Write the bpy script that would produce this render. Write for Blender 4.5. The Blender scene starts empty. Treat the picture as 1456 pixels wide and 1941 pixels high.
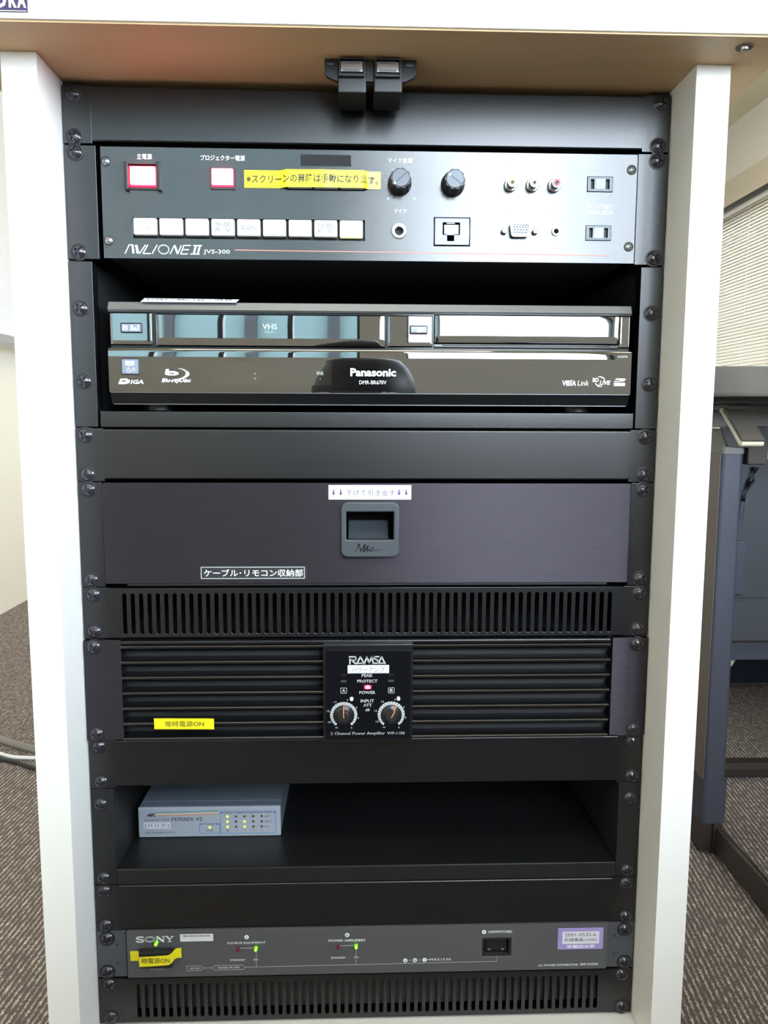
import bpy, bmesh, math, random
from mathutils import Vector, Matrix
random.seed(7)
SC = bpy.context.scene
COL = SC.collection
TOP = 900.0            # height of the rack's top edge above the floor, mm; all z below are measured from it

# ------------------------------------------------------------------ camera, sky, exposure
cam = bpy.data.cameras.new('camera'); camo = bpy.data.objects.new('camera', cam); COL.objects.link(camo)
cam.sensor_fit = 'VERTICAL'; cam.sensor_height = 24.0; cam.sensor_width = 18.0
cam.lens = 1500.0 * 24.0 / 1941.0
cam.clip_start = 0.01
PIT, YAW, ROL = -0.118743, -0.0341214, 0.00405656
f = Vector((-math.sin(YAW) * math.cos(PIT), math.cos(YAW) * math.cos(PIT), math.sin(PIT)))
rt = Vector((math.cos(YAW), math.sin(YAW), 0)); up = rt.cross(f)
r2 = rt * math.cos(ROL) + up * math.sin(ROL); u2 = -rt * math.sin(ROL) + up * math.cos(ROL)
mw = Matrix((r2, u2, -f)).transposed().to_4x4()
mw.translation = Vector((-10.284, -662.446, TOP - 257.457)) / 1000
camo.matrix_world = mw
SC.camera = camo
SC.view_settings.view_transform = 'Standard'; SC.view_settings.look = 'None'
SC.view_settings.gamma = 1.0; SC.view_settings.use_curve_mapping = False
SC.view_settings.exposure = 0.0
SKY = 30.0
w = bpy.data.worlds.new('sky'); SC.world = w; w.use_nodes = True
nt = w.node_tree; nt.nodes.clear()
tc = nt.nodes.new('ShaderNodeTexCoord'); sx = nt.nodes.new('ShaderNodeSeparateXYZ')
rp = nt.nodes.new('ShaderNodeValToRGB'); bg = nt.nodes.new('ShaderNodeBackground'); ow = nt.nodes.new('ShaderNodeOutputWorld')
rp.color_ramp.elements[0].position = 0.47; rp.color_ramp.elements[0].color = (.30, .30, .28, 1)
rp.color_ramp.elements[1].position = 0.52; rp.color_ramp.elements[1].color = (.84, .93, 1.05, 1)
mr = nt.nodes.new('ShaderNodeMapRange'); mr.inputs['From Min'].default_value = -1
nt.links.new(tc.outputs['Generated'], sx.inputs[0]); nt.links.new(sx.outputs['Z'], mr.inputs['Value'])
nt.links.new(mr.outputs[0], rp.inputs[0]); nt.links.new(rp.outputs[0], bg.inputs[0]); nt.links.new(bg.outputs[0], ow.inputs[0])
bg.inputs[1].default_value = SKY


def portal(x, y, z, sx_, sy_, rot):
    L = bpy.data.lights.new('window_daylight', 'AREA'); L.shape = 'RECTANGLE'; L.size = sx_ / 1000; L.size_y = sy_ / 1000
    L.cycles.is_portal = True
    o = bpy.data.objects.new('window_daylight', L); COL.objects.link(o)
    o.location = (x / 1000, y / 1000, z / 1000); o.rotation_euler = rot


# window openings (absolute z, mm): rear wall y=-2600, right wall x=2630
RW = [(-1130, 0, 925, 2300), (190, 1050, 925, 2300), (1300, 2450, 925, 2300)]
SW = [(-2300, -200, 700, 2100), (1500, 5900, 880, 2100)]
for a, b, c, d in RW:
    portal((a + b) / 2, -2700, (c + d) / 2, b - a, d - c, (math.radians(90), 0, 0))
for a, b, c, d in SW:
    portal(2760, (a + b) / 2, (c + d) / 2, d - c, b - a, (0, math.radians(90), 0))


# ------------------------------------------------------------------ materials
def mat(name, col, rough=.5, metal=0., ior=1.5, bump=None, var=None, aniso=0., emit=None, es=0., coat=0., alpha=None, stretch=None):
    m = bpy.data.materials.new(name); m.use_nodes = True
    t = m.node_tree; b = t.nodes['Principled BSDF']
    b.inputs['Base Color'].default_value = (*col, 1); b.inputs['Roughness'].default_value = rough
    b.inputs['Metallic'].default_value = metal; b.inputs['IOR'].default_value = ior
    if coat: b.inputs['Coat Weight'].default_value = coat
    tcn = t.nodes.new('ShaderNodeTexCoord'); mp = t.nodes.new('ShaderNodeMapping')
    t.links.new(tcn.outputs['Object'], mp.inputs[0])
    if stretch: mp.inputs['Scale'].default_value = stretch
    v = var or (60, .06)
    n = t.nodes.new('ShaderNodeTexNoise'); n.inputs['Scale'].default_value = v[0]; n.inputs['Detail'].default_value = 3
    t.links.new(mp.outputs[0], n.inputs[0])
    h = t.nodes.new('ShaderNodeHueSaturation'); h.inputs['Color'].default_value = (*col, 1)
    m2 = t.nodes.new('ShaderNodeMapRange'); m2.inputs['To Min'].default_value = 1 - v[1]; m2.inputs['To Max'].default_value = 1 + v[1]
    t.links.new(n.outputs[0], m2.inputs[0]); t.links.new(m2.outputs[0], h.inputs['Value']); t.links.new(h.outputs[0], b.inputs['Base Color'])
    if bump:
        n2 = t.nodes.new('ShaderNodeTexNoise'); n2.inputs['Scale'].default_value = bump[0]; n2.inputs['Detail'].default_value = 2
        t.links.new(mp.outputs[0], n2.inputs[0])
        bp = t.nodes.new('ShaderNodeBump'); bp.inputs['Strength'].default_value = bump[1]; bp.inputs['Distance'].default_value = .0004
        t.links.new(n2.outputs[0], bp.inputs['Height']); t.links.new(bp.outputs[0], b.inputs['Normal'])
    if aniso:
        b.inputs['Anisotropic'].default_value = aniso
        b.inputs['Anisotropic Rotation'].default_value = .25
        tg = t.nodes.new('ShaderNodeTangent'); tg.direction_type = 'RADIAL'; tg.axis = 'Z'
        t.links.new(tg.outputs[0], b.inputs['Tangent'])
    if emit:
        b.inputs['Emission Color'].default_value = (*emit, 1); b.inputs['Emission Strength'].default_value = es
    return m


M = dict(
    rack=mat('black_powder_coat', (.005, .005, .006), .28, ior=1.6, bump=(2500, .12)),
    rackdk=mat('dark_steel', (.008, .008, .009), .42, bump=(2500, .1)),
    shelfblk=mat('shelf_black', (.008, .008, .009), .42),
    inner=mat('matt_black_steel', (.010, .010, .011), .6),
    panelblk=mat('black_acrylic_panel', (.004, .004, .006), .25, ior=1.35),
    glossw=mat('smoked_window', (.012, .012, .011), .02, ior=2.55),
    avi=mat('grey_painted_aluminium', (.042, .045, .048), .13, metal=.0, ior=1.60, bump=(3000, .1), var=(25, .12)),
    brush=mat('brushed_black_aluminium', (.046, .040, .050), .45, metal=.8, aniso=.92, var=(14, .25), stretch=(2, 40, 60)),
    gloss=mat('gloss_black_plastic', (.003, .003, .004), .015, ior=2.6, var=(5, .05)),
    glossb=mat('gloss_black_lower', (.006, .006, .007), .12, ior=1.5),
    satin=mat('satin_grey_metal', (.16, .17, .18), .32, metal=.7),
    plastic=mat('black_plastic', (.014, .014, .016), .38),
    knob=mat('black_knob_plastic', (.012, .012, .013), .28),
    knobcap=mat('spun_grey_cap', (.085, .09, .10), .4, metal=.8),
    handle=mat('grey_plastic_handle', (.042, .049, .058), .45, bump=(3000, .2)),
    screw=mat('black_screw', (.075, .072, .082), .22, metal=.75),
    washer=mat('black_washer', (.008, .008, .009), .5),
    rjplate=mat('dark_chrome', (.05, .06, .11), .12, metal=.9),
    steel=mat('bright_steel', (.62, .62, .64), .22, metal=1.),
    zinc=mat('zinc_screw', (.42, .43, .44), .35, metal=.9),
    white=mat('white_laminate', (.80, .79, .765), .42, var=(8, .015), bump=(900, .06)),
    mdf=mat('brown_board', (.56, .385, .215), .55, var=(9, .16), stretch=(1, 3, 1), bump=(300, .1)),
    sony=mat('grey_metallic_panel', (.115, .115, .125), .38, metal=.35, var=(300, .05)),
    sonyear=mat('bluegrey_ear', (.085, .092, .11), .42, metal=.35),
    ink=mat('white_ink', (.80, .84, .84), .5),
    inkdim=mat('grey_ink', (.42, .44, .43), .5),
    inkblk=mat('black_ink', (.02, .02, .025), .5),
    inkgrey=mat('faded_grey_ink', (.13, .13, .16), .5),
    inkred=mat('red_ink', (.62, .22, .18), .5),
    inkdark=mat('dark_print', (.016, .017, .018), .85),
    inkpurp=mat('purple_ink', (.10, .05, .22), .5),
    inkblue=mat('blue_ink', (.08, .25, .60), .5),
    inkteal=mat('teal_ink', (.18, .32, .34), .5),
    inkor=mat('orange_ink', (.55, .28, .18), .5),
    pointer=mat('orange_pointer', (.75, .24, .08), .4),
    paper=mat('white_label', (.66, .66, .70), .4, var=(50, .02)),
    yellow=mat('yellow_tape', (.80, .70, .015), .32, var=(30, .04)),
    purple=mat('purple_sticker', (.33, .27, .55), .4),
    navy=mat('navy_plate', (.03, .022, .10), .4),
    cream=mat('cream_ink', (.85, .72, .42), .4),
    key=mat('white_key_cap', (.68, .68, .70), .3, emit=(1, 1, 1), es=.04),
    keylit=mat('lit_key_cap', (.85, .85, .75), .3, emit=(1, 1, .85), es=.75),
    keyylw=mat('yellow_lit_edge', (.8, .75, .1), .3, emit=(1, .9, .1), es=.5),
    redcap=mat('lit_pink_cap', (.9, .6, .65), .3, emit=(1, .13, .20), es=22.),
    redrim=mat('lit_red_rim', (.6, .01, .05), .3, emit=(1, .01, .06), es=1.7),
    redled=mat('red_led', (.9, .3, .4), .3, emit=(1, .15, .3), es=2.2),
    reddk=mat('unlit_red_led', (.16, .012, .02), .25),
    green=mat('green_led', (.2, .7, .02), .3, emit=(.12, 1, .01), es=1.5),
    greenhot=mat('green_led_core', (.7, .9, .1), .3, emit=(.50, 1, .05), es=1.5),
    leddk=mat('unlit_led', (.05, .05, .055), .35),
    hub=mat('bluegrey_steel_case', (.21, .245, .30), .42, metal=.2, bump=(1800, .15)),
    hubf=mat('grey_plastic_bezel', (.38, .41, .47), .42),
    gold=mat('yellow_insulator', (.80, .62, .10), .35),
    whitei=mat('white_insulator', (.80, .80, .78), .35),
    redi=mat('red_insulator', (.45, .02, .03), .35),
    dgrey=mat('outlet_grey_plastic', (.20, .235, .30), .35),
    pins=mat('socket_insert', (.35, .42, .50), .45),
    wall=mat('painted_wall', (.76, .755, .74), .8, var=(3, .01), bump=(250, .25)),
    wallwarm=mat('cream_wall', (.86, .81, .68), .8, var=(3, .01), bump=(250, .25)),
    wallr=mat('beige_wall', (.62, .58, .50), .8, var=(3, .02), bump=(250, .25)),
    ceil=mat('cream_ceiling', (.78, .73, .56), .9, var=(20, .02)),
    pelmet=mat('beige_pelmet', (.62, .58, .49), .5),
    frame=mat('dark_window_frame', (.045, .05, .055), .4),
    framel=mat('pale_window_sill', (.62, .58, .50), .6),
    alu=mat('aluminium', (.6, .62, .64), .35, metal=.8),
    board=mat('whiteboard', (.85, .85, .86), .15),
    tgrey=mat('grey_table_laminate', (.075, .066, .052), .7),
    tcap=mat('grey_plastic_cap', (.20, .185, .17), .5),
    tblue=mat('bluegrey_steel_leg', (.065, .068, .092), .42, metal=.1, bump=(1500, .1)),
    tlitside=mat('lit_leg_side', (.15, .125, .105), .38),
    tfoot=mat('dark_brown_steel', (.055, .045, .038), .32, metal=.3),
    tpanel=mat('bluegrey_modesty_panel', (.05, .053, .062), .5),
    tdark=mat('dark_underside', (.05, .045, .045), .6),
    lever=mat('beige_plastic', (.50, .46, .32), .45),
    leverdk=mat('brown_plastic', (.09, .075, .06), .5),
    navyc=mat('dark_navy_cloth', (.018, .02, .045), .9),
    cabw=mat('white_cable', (.85, .85, .84), .35),
    cabg=mat('grey_cable', (.22, .20, .175), .35),
    cabd=mat('black_cable', (.02, .018, .02), .4),
    filld=mat('fill_light_glow', (.9, .9, .88), .5, emit=(1, .93, .80), es=11.),
    bouncew=mat('beige_bounce_door', (.60, .47, .28), .5, var=(4, .1)),
    facade=mat('pale_blue_facade', (.10, .160, .165), .8, var=(1, .05)),
    facadedk=mat('facade_pier', (.02, .025, .03), .8),
    skin=mat('skin', (.50, .30, .21), .5),
    hair=mat('black_hair', (.012, .010, .010), .45, bump=(300, .5)),
    shirt=mat('black_shirt', (.015, .015, .018), .9, bump=(600, .3)),
    trousers=mat('dark_trousers', (.02, .02, .03), .9, bump=(600, .3)),
)

# carpet: dark tufts with rows of pale loops running away from the camera
m = bpy.data.materials.new('loop_carpet'); m.use_nodes = True; t = m.node_tree; b = t.nodes['Principled BSDF']
b.inputs['Roughness'].default_value = .95
tcn = t.nodes.new('ShaderNodeTexCoord')
def N(k, **kw):
    n = t.nodes.new(k)
    for a, v in kw.items():
        if a in n.inputs: n.inputs[a].default_value = v
        else: setattr(n, a, v)
    return n
mp = N('ShaderNodeMapping'); mp.inputs['Rotation'].default_value = (0, 0, math.radians(5.5)); t.links.new(tcn.outputs['Object'], mp.inputs[0])
wv = N('ShaderNodeTexWave'); wv.wave_type = 'BANDS'; wv.bands_direction = 'X'; wv.inputs['Scale'].default_value = 46.; wv.inputs['Distortion'].default_value = 3.0; wv.inputs['Detail'].default_value = 2; wv.inputs['Detail Scale'].default_value = 6
t.links.new(mp.outputs[0], wv.inputs[0])
mp2 = N('ShaderNodeMapping'); mp2.inputs['Scale'].default_value = (190, 62, 1); t.links.new(mp.outputs[0], mp2.inputs[0])
ns = N('ShaderNodeTexNoise'); ns.inputs['Scale'].default_value = 1.; ns.inputs['Detail'].default_value = 3; t.links.new(mp2.outputs[0], ns.inputs[0])
ml = N('ShaderNodeMath'); ml.operation = 'MULTIPLY'; t.links.new(wv.outputs[1], ml.inputs[0]); t.links.new(ns.outputs[0], ml.inputs[1])
cr = N('ShaderNodeValToRGB'); cr.color_ramp.elements[0].position = .30; cr.color_ramp.elements[0].color = (.125, .098, .088, 1)
cr.color_ramp.elements[1].position = .60; cr.color_ramp.elements[1].color = (.60, .52, .45, 1)
t.links.new(ml.outputs[0], cr.inputs[0]); t.links.new(cr.outputs[0], b.inputs['Base Color'])
bp = N('ShaderNodeBump'); bp.inputs['Strength'].default_value = .6; bp.inputs['Distance'].default_value = .003
t.links.new(ml.outputs[0], bp.inputs['Height']); t.links.new(bp.outputs[0], b.inputs['Normal'])
M['carpet'] = m
# blind slat: thin pale metal-plastic letting daylight glow through
m = bpy.data.materials.new('translucent_slat'); m.use_nodes = True; t = m.node_tree; b = t.nodes['Principled BSDF']
b.inputs['Base Color'].default_value = (.78, .75, .68, 1); b.inputs['Roughness'].default_value = .5
tr = t.nodes.new('ShaderNodeBsdfTranslucent'); tr.inputs[0].default_value = (.50, .47, .42, 1)
mx = t.nodes.new('ShaderNodeMixShader'); mx.inputs[0].default_value = .25
t.links.new(b.outputs[0], mx.inputs[1]); t.links.new(tr.outputs[0], mx.inputs[2]); t.links.new(mx.outputs[0], t.nodes['Material Output'].inputs[0])
M['slat'] = m
# window glass
m = bpy.data.materials.new('window_glass'); m.use_nodes = True; t = m.node_tree
t.nodes.remove(t.nodes['Principled BSDF'])
g1 = t.nodes.new('ShaderNodeBsdfTransparent'); g1.inputs[0].default_value = (.93, .95, .95, 1); g2 = t.nodes.new('ShaderNodeBsdfGlossy'); g2.inputs['Roughness'].default_value = .02
fr = t.nodes.new('ShaderNodeFresnel'); fr.inputs[0].default_value = 1.45; mx = t.nodes.new('ShaderNodeMixShader')
t.links.new(fr.outputs[0], mx.inputs[0]); t.links.new(g1.outputs[0], mx.inputs[1]); t.links.new(g2.outputs[0], mx.inputs[2]); t.links.new(mx.outputs[0], t.nodes['Material Output'].inputs[0])
M['glass'] = m


# ------------------------------------------------------------------ geometry kit (mm, z measured from the rack top)
def W(x, y, z): return Vector((x, y, z + TOP)) / 1000


class G:
    def __init__(s): s.bm = bmesh.new(); s.mi = 0; s.mats = []
    def use(s, k):
        if k not in s.mats: s.mats.append(k)
        s.mi = s.mats.index(k); return s
    def _tag(s, before):
        for fc in s.bm.faces:
            if fc not in before: fc.material_index = s.mi
    def box(s, x0, x1, y0, y1, z0, z1, bev=0., seg=2):
        bm = bmesh.new(); bmesh.ops.create_cube(bm, size=1)
        x0, x1 = min(x0, x1), max(x0, x1); y0, y1 = min(y0, y1), max(y0, y1); z0, z1 = min(z0, z1), max(z0, z1)
        for v in bm.verts: v.co = W((x0 + x1) / 2 + v.co.x * (x1 - x0), (y0 + y1) / 2 + v.co.y * (y1 - y0), (z0 + z1) / 2 + v.co.z * (z1 - z0))
        if bev: bmesh.ops.bevel(bm, geom=bm.edges[:], offset=bev / 1000, segments=seg, affect='EDGES', profile=.5)
        return s.add(bm)
    def add(s, bm):
        for fc in bm.faces: fc.material_index = s.mi
        me = bpy.data.meshes.new('tmp'); bm.to_mesh(me); bm.free(); n = len(s.bm.faces)
        s.bm.from_mesh(me); bpy.data.meshes.remove(me); return s
    def raw(s, vs, fs):
        bv = [s.bm.verts.new(W(*v)) for v in vs]
        for fc in fs:
            try: s.bm.faces.new([bv[i] for i in fc]).material_index = s.mi
            except ValueError: pass
        return s
    def lathe(s, cx, cy, cz, prof, seg=28, axis='y', cap=True):
        # prof: list of (radius, distance along axis); axis 'y' runs towards the camera for negative values
        vs = []; fs = []; n = len(prof)
        for r, d in prof:
            for k in range(seg):
                a = 2 * math.pi * k / seg; c, q = r * math.cos(a), r * math.sin(a)
                vs.append((cx + c, cy + d, cz + q) if axis == 'y' else (cx + c, cy + q, cz + d) if axis == 'z' else (cx + d, cy + c, cz + q))
        for i in range(n - 1):
            for k in range(seg):
                k2 = (k + 1) % seg; fs.append((i * seg + k, i * seg + k2, (i + 1) * seg + k2, (i + 1) * seg + k))
        if cap: fs.append(tuple(range(seg))); fs.append(tuple((n - 1) * seg + k for k in range(seg)))
        return s.raw(vs, fs)
    def prism(s, pts, y0, y1):      # polygon in x,z pulled from y0 to y1
        n = len(pts); vs = [(x, y0, z) for x, z in pts] + [(x, y1, z) for x, z in pts]
        return s.raw(vs, [tuple(range(n)), tuple(range(2 * n - 1, n - 1, -1))] + [(i, (i + 1) % n, n + (i + 1) % n, n + i) for i in range(n)])
    def extx(s, pts, x0, x1):       # polygon in y,z pulled along x
        n = len(pts); vs = [(x0, y, z) for y, z in pts] + [(x1, y, z) for y, z in pts]
        return s.raw(vs, [tuple(range(n)), tuple(range(2 * n - 1, n - 1, -1))] + [(i, (i + 1) % n, n + (i + 1) % n, n + i) for i in range(n)])
    def extz(s, pts, z0, z1):       # polygon in x,y pulled along z
        n = len(pts); vs = [(x, y, z0) for x, y in pts] + [(x, y, z1) for x, y in pts]
        return s.raw(vs, [tuple(range(n)), tuple(range(2 * n - 1, n - 1, -1))] + [(i, (i + 1) % n, n + (i + 1) % n, n + i) for i in range(n)])
    def stroke(s, pts, wd, y, th=.12, closed=False):      # flat inked line in x,z
        P = [Vector((a, 0, b)) for a, b in pts]
        if closed: P = P + [P[0]]
        for a, b in zip(P[:-1], P[1:]):
            d = (b - a)
            if d.length < 1e-6: continue
            d.normalize(); nn = Vector((-d.z, 0, d.x)) * wd / 2; e = d * wd * .25
            q = [a - e + nn, b + e + nn, b + e - nn, a - e - nn]
            s.prism([(v.x, v.z) for v in q], y - th, y)
        return s
    def tube(s, pts, r, seg=10):
        P = [Vector(p) for p in pts]; vs = []; fs = []; up_ = Vector((0, 0, 1))
        for i, p in enumerate(P):
            d = (P[min(i + 1, len(P) - 1)] - P[max(i - 1, 0)]).normalized()
            u = d.cross(up_) if abs(d.z) < .95 else d.cross(Vector((1, 0, 0))); u.normalize(); v = d.cross(u)
            rr = r[i] if isinstance(r, (list, tuple)) else r
            for k in range(seg):
                a = 2 * math.pi * k / seg; q = p + (u * math.cos(a) + v * math.sin(a)) * rr; vs.append(tuple(q))
        for i in range(len(P) - 1):
            for k in range(seg):
                k2 = (k + 1) % seg; fs.append((i * seg + k, i * seg + k2, (i + 1) * seg + k2, (i + 1) * seg + k))
        fs.append(tuple(range(seg))); fs.append(tuple((len(P) - 1) * seg + k for k in range(seg)))
        return s.raw(vs, fs)
    def build(s, name, mk, parent=None, smooth=True):
        bm = s.bm; bmesh.ops.remove_doubles(bm, verts=bm.verts[:], dist=1e-7); bmesh.ops.recalc_face_normals(bm, faces=bm.faces[:])
        off = Vector(parent['org']) if parent is not None else Vector((0, 0, 0))
        for v in bm.verts: v.co -= off
        me = bpy.data.meshes.new(name); bm.to_mesh(me); bm.free()
        for k in (s.mats or [mk]): me.materials.append(M[k])
        if smooth:
            me.shade_smooth(); me.set_sharp_from_angle(angle=math.radians(32))
        o = bpy.data.objects.new(name, me); COL.objects.link(o)
        if smooth:
            wnm = o.modifiers.new('weighted_normals', 'WEIGHTED_NORMAL'); wnm.keep_sharp = True; wnm.weight = 80
        if parent is not None: o.parent = parent; o['org'] = list(off)
        else: o['org'] = [0, 0, 0]
        return o


def box(name, mk, parent, *a, **k): return G().box(*a, **k).build(name, mk, parent)


def thing(name, label, cat, x, y, z, group=None):
    o = bpy.data.objects.new(name, None); COL.objects.link(o); o.empty_display_size = .02
    p = W(x, y, z); o.location = p; o['org'] = list(p); o['label'] = label; o['category'] = cat
    if group: o['group'] = group
    return o


def tag(o, label, cat, group=None):
    o['label'] = label; o['category'] = cat
    if group: o['group'] = group
    return o


def struct(o): o['kind'] = 'structure'; return o


def plate(name, mk, parent, x0, x1, z0, z1, yf, th, holes=(), bev=.35, corner=0.):
    """sheet with real holes; front face at yf, thickness th; holes are (x0,x1,z0,z1,round) or (cx,cz,r)"""
    cu = bpy.data.curves.new('c', 'CURVE'); cu.dimensions = '2D'; cu.fill_mode = 'BOTH'; cu.extrude = max(th / 2 - bev, .01) / 1000
    cu.bevel_depth = bev / 1000; cu.bevel_resolution = 1; cu.offset = -bev / 1000
    def spl(pts):
        sp = cu.splines.new('POLY'); sp.points.add(len(pts) - 1); sp.use_cyclic_u = True
        for p, (a, b) in zip(sp.points, pts): p.co = (a / 1000, b / 1000, 0, 1)
    def rr(a0, a1, b0, b1, r):
        if r <= 0: return [(a0, b0), (a1, b0), (a1, b1), (a0, b1)]
        o = []
        for cx, cz, s0 in ((a1 - r, b0 + r, -90), (a1 - r, b1 - r, 0), (a0 + r, b1 - r, 90), (a0 + r, b0 + r, 180)):
            for k in range(4): an = math.radians(s0 + 30 * k); o.append((cx + r * math.cos(an), cz + r * math.sin(an)))
        return o
    spl(rr(x0, x1, z0, z1, corner))
    for h in holes:
        if len(h) == 3:
            spl([(h[0] + h[2] * math.cos(a * math.pi / 12), h[1] - h[2] * math.sin(a * math.pi / 12)) for a in range(24)])
        else: spl(rr(*h)[::-1])
    ob = bpy.data.objects.new('c', cu); COL.objects.link(ob)
    dg = bpy.context.evaluated_depsgraph_get(); me = bpy.data.meshes.new_from_object(ob.evaluated_get(dg))
    bpy.data.objects.remove(ob); bpy.data.curves.remove(cu)
    off = Vector(parent['org'])
    for v in me.vertices:
        c = v.co; v.co = Vector((c.x, (yf + th / 2) / 1000 - c.z, c.z * 0 + c.y + TOP / 1000)) - off
    me.materials.clear(); me.materials.append(M[mk]); me.name = name
    me.shade_smooth(); me.set_sharp_from_angle(angle=math.radians(40))
    o = bpy.data.objects.new(name, me); COL.objects.link(o); o.parent = parent; o['org'] = list(off)
    return o


def text(body, x0, x1, z0, z1, y, mk, parent, name='lettering', bold=0., shear=0., spacing=1., turn=None, keep=False):
    cu = bpy.data.curves.new('t', 'FONT'); cu.body = body; cu.size = 1; cu.resolution_u = 2; cu.offset = bold; cu.shear = shear
    cu.space_character = spacing; cu.extrude = 0.0; cu.align_x = 'CENTER'; cu.space_line = .95
    ob = bpy.data.objects.new('t', cu); COL.objects.link(ob)
    dg = bpy.context.evaluated_depsgraph_get(); me = bpy.data.meshes.new_from_object(ob.evaluated_get(dg))
    bpy.data.objects.remove(ob); bpy.data.curves.remove(cu)
    if not me.vertices: return None
    xs = [v.co.x for v in me.vertices]; zs = [v.co.y for v in me.vertices]
    a0, a1, b0, b1 = min(xs), max(xs), min(zs), max(zs); off = Vector(parent['org'])
    sx_ = (x1 - x0) / (a1 - a0); sz_ = (z1 - z0) / max(b1 - b0, 1e-6)
    for v in me.vertices:
        px = x0 + (v.co.x - a0) * sx_; pz = z0 + (v.co.y - b0) * sz_
        p = W(px, y(px) if callable(y) else y, pz)
        v.co = p - off
    me.materials.clear(); me.materials.append(M[mk]); me.name = name
    o = bpy.data.objects.new(name, me); COL.objects.link(o); o.parent = parent; o['org'] = list(off)
    return o


def copy_tree(o, parent=None):
    c = o.copy(); COL.objects.link(c)
    if parent is not None: c.parent = parent
    for ch in list(o.children): copy_tree(ch, c)
    return c


# ------------------------------------------------------------------ shared fixings
def screw_mesh(name, R=5.9, H=3.4, mk='screw', washer=True, cross=True):
    bm = bmesh.new(); rings = 9; seg = 40; vs = []
    ctr = bm.verts.new((0, -H + (1.3 if cross else 0), 0))
    for i in range(1, rings + 1):
        r = R * i / rings; row = []
        for k in range(seg):
            a = 2 * math.pi * k / seg; x, z = r * math.cos(a), r * math.sin(a)
            y = -H * math.cos(min(1, r / R) * math.pi / 2) ** .6 if r < R * .999 else 0
            if cross and r < R * .58 and (abs(x) < R * .13 or abs(z) < R * .13): y += 1.3
            row.append(bm.verts.new((x, y, z)))
        vs.append(row)
    for k in range(seg): bm.faces.new((ctr, vs[0][k], vs[0][(k + 1) % seg]))
    for i in range(rings - 1):
        for k in range(seg): bm.faces.new((vs[i][k], vs[i][(k + 1) % seg], vs[i + 1][(k + 1) % seg], vs[i + 1][k]))
    if washer:
        Rw = R * 1.16; a1 = []; a2 = []; a3 = []
        for k in range(seg):
            a = 2 * math.pi * k / seg; c, q = math.cos(a), math.sin(a)
            a1.append(bm.verts.new((R * .97 * c, -.5, R * .97 * q))); a2.append(bm.verts.new((Rw * c, -.35, Rw * q))); a3.append(bm.verts.new((Rw * c, .6, Rw * q)))
        for k in range(seg):
            k2 = (k + 1) % seg
            for p, q in ((a1, a2), (a2, a3)): bm.faces.new((p[k], p[k2], q[k2], q[k])).material_index = 1
    bmesh.ops.recalc_face_normals(bm, faces=bm.faces[:])
    for v in bm.verts: v.co /= 1000
    me = bpy.data.meshes.new(name); bm.to_mesh(me); bm.free(); me.materials.append(M[mk]); me.materials.append(M['washer'])
    me.shade_smooth(); me.set_sharp_from_angle(angle=math.radians(38))
    return me


SCREW = screw_mesh('screw'); SMALL = screw_mesh('small_screw', 3.3, 2.0, 'zinc', True)


def screw(parent, x, z, y=-2.1, me=None, name='screw', s=1.):
    o = bpy.data.objects.new(name, me or SCREW); COL.objects.link(o); o.parent = parent
    o.location = W(x, y, z) - Vector(parent['org']); o.rotation_euler = (0, random.uniform(0, 1.5), 0); o.scale = (s, s, s)
    return o


def ear_screws(parent, zs, y=-2.1, xl=-232.5, xr=232.5):
    for z in zs:
        screw(parent, xl + random.uniform(-.7, .7), z, y); screw(parent, xr + random.uniform(-.7, .7), z, y)


# ================================================================== SETTING
def setbox(name, mk, *a, **k): return struct(G().box(*a, **k).build(name, mk))
Z = lambda absz: absz - TOP
setbox('floor', 'carpet', -1300, 2760, -2720, 6700, Z(-60), Z(0))
setbox('ceiling', 'ceil', -1300, 2760, -2720, 6700, Z(2700), Z(2760))
setbox('wall_left', 'wallwarm', -1300, -1172, -2720, 6700, Z(0), Z(2700))
setbox('wall_back', 'wall', -1172, 2760, 6600, 6700, Z(0), Z(2700))


def wall_with_windows(name, mk, axis, c0, c1, lo, hi, wins):
    g = G()
    def bx(a, b, z0, z1):
        if axis == 'x': g.box(a, b, c0, c1, z0, z1)
        else: g.box(c0, c1, a, b, z0, z1)
    cur = lo
    for a, b, z0, z1 in sorted(wins):
        bx(cur, a, Z(0), Z(2700)); bx(a, b, Z(0), Z(z0)); bx(a, b, Z(z1), Z(2700)); cur = b
    bx(cur, hi, Z(0), Z(2700))
    return struct(g.build(name, mk, smooth=False))


wall_with_windows('wall_rear', 'wallr', 'x', -2720, -2600, -1172, 2630, RW)
wall_with_windows('wall_right', 'wall', 'y', 2630, 2760, -2720, 6600, SW)
dr = struct(G().box(-1171.9, -1150, -1900, -1000, Z(0), Z(2050), bev=2).build('bounce_door_1', 'bouncew'))  # unseen, added to bounce warm light onto the right side panel
box('handle', 'alu', dr, -1149.9, -1110, -1120, -1100, Z(980), Z(1100), bev=4)
wn = 0
for a, b, z0, z1 in RW:
    wn += 1
    g = G(); n = 4 if b < 100 else 1 if b < 1200 else 2
    g.use('framel').box(a, b, -2680, -2630, Z(z0), Z(z0 + 12)).use('frame').box(a, b, -2680, -2630, Z(z1 - 45), Z(z1))
    for k in range(n + 1):
        xx = a + (b - a) * k / n; g.box(max(a, xx - 11), min(b, xx + 11), -2682, -2628, Z(z0), Z(z1))
    fo = struct(g.build('window_%d' % wn, 'frame'))
    box('glass', 'glass', fo, a, b, -2658, -2652, Z(z0), Z(z1))
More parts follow.
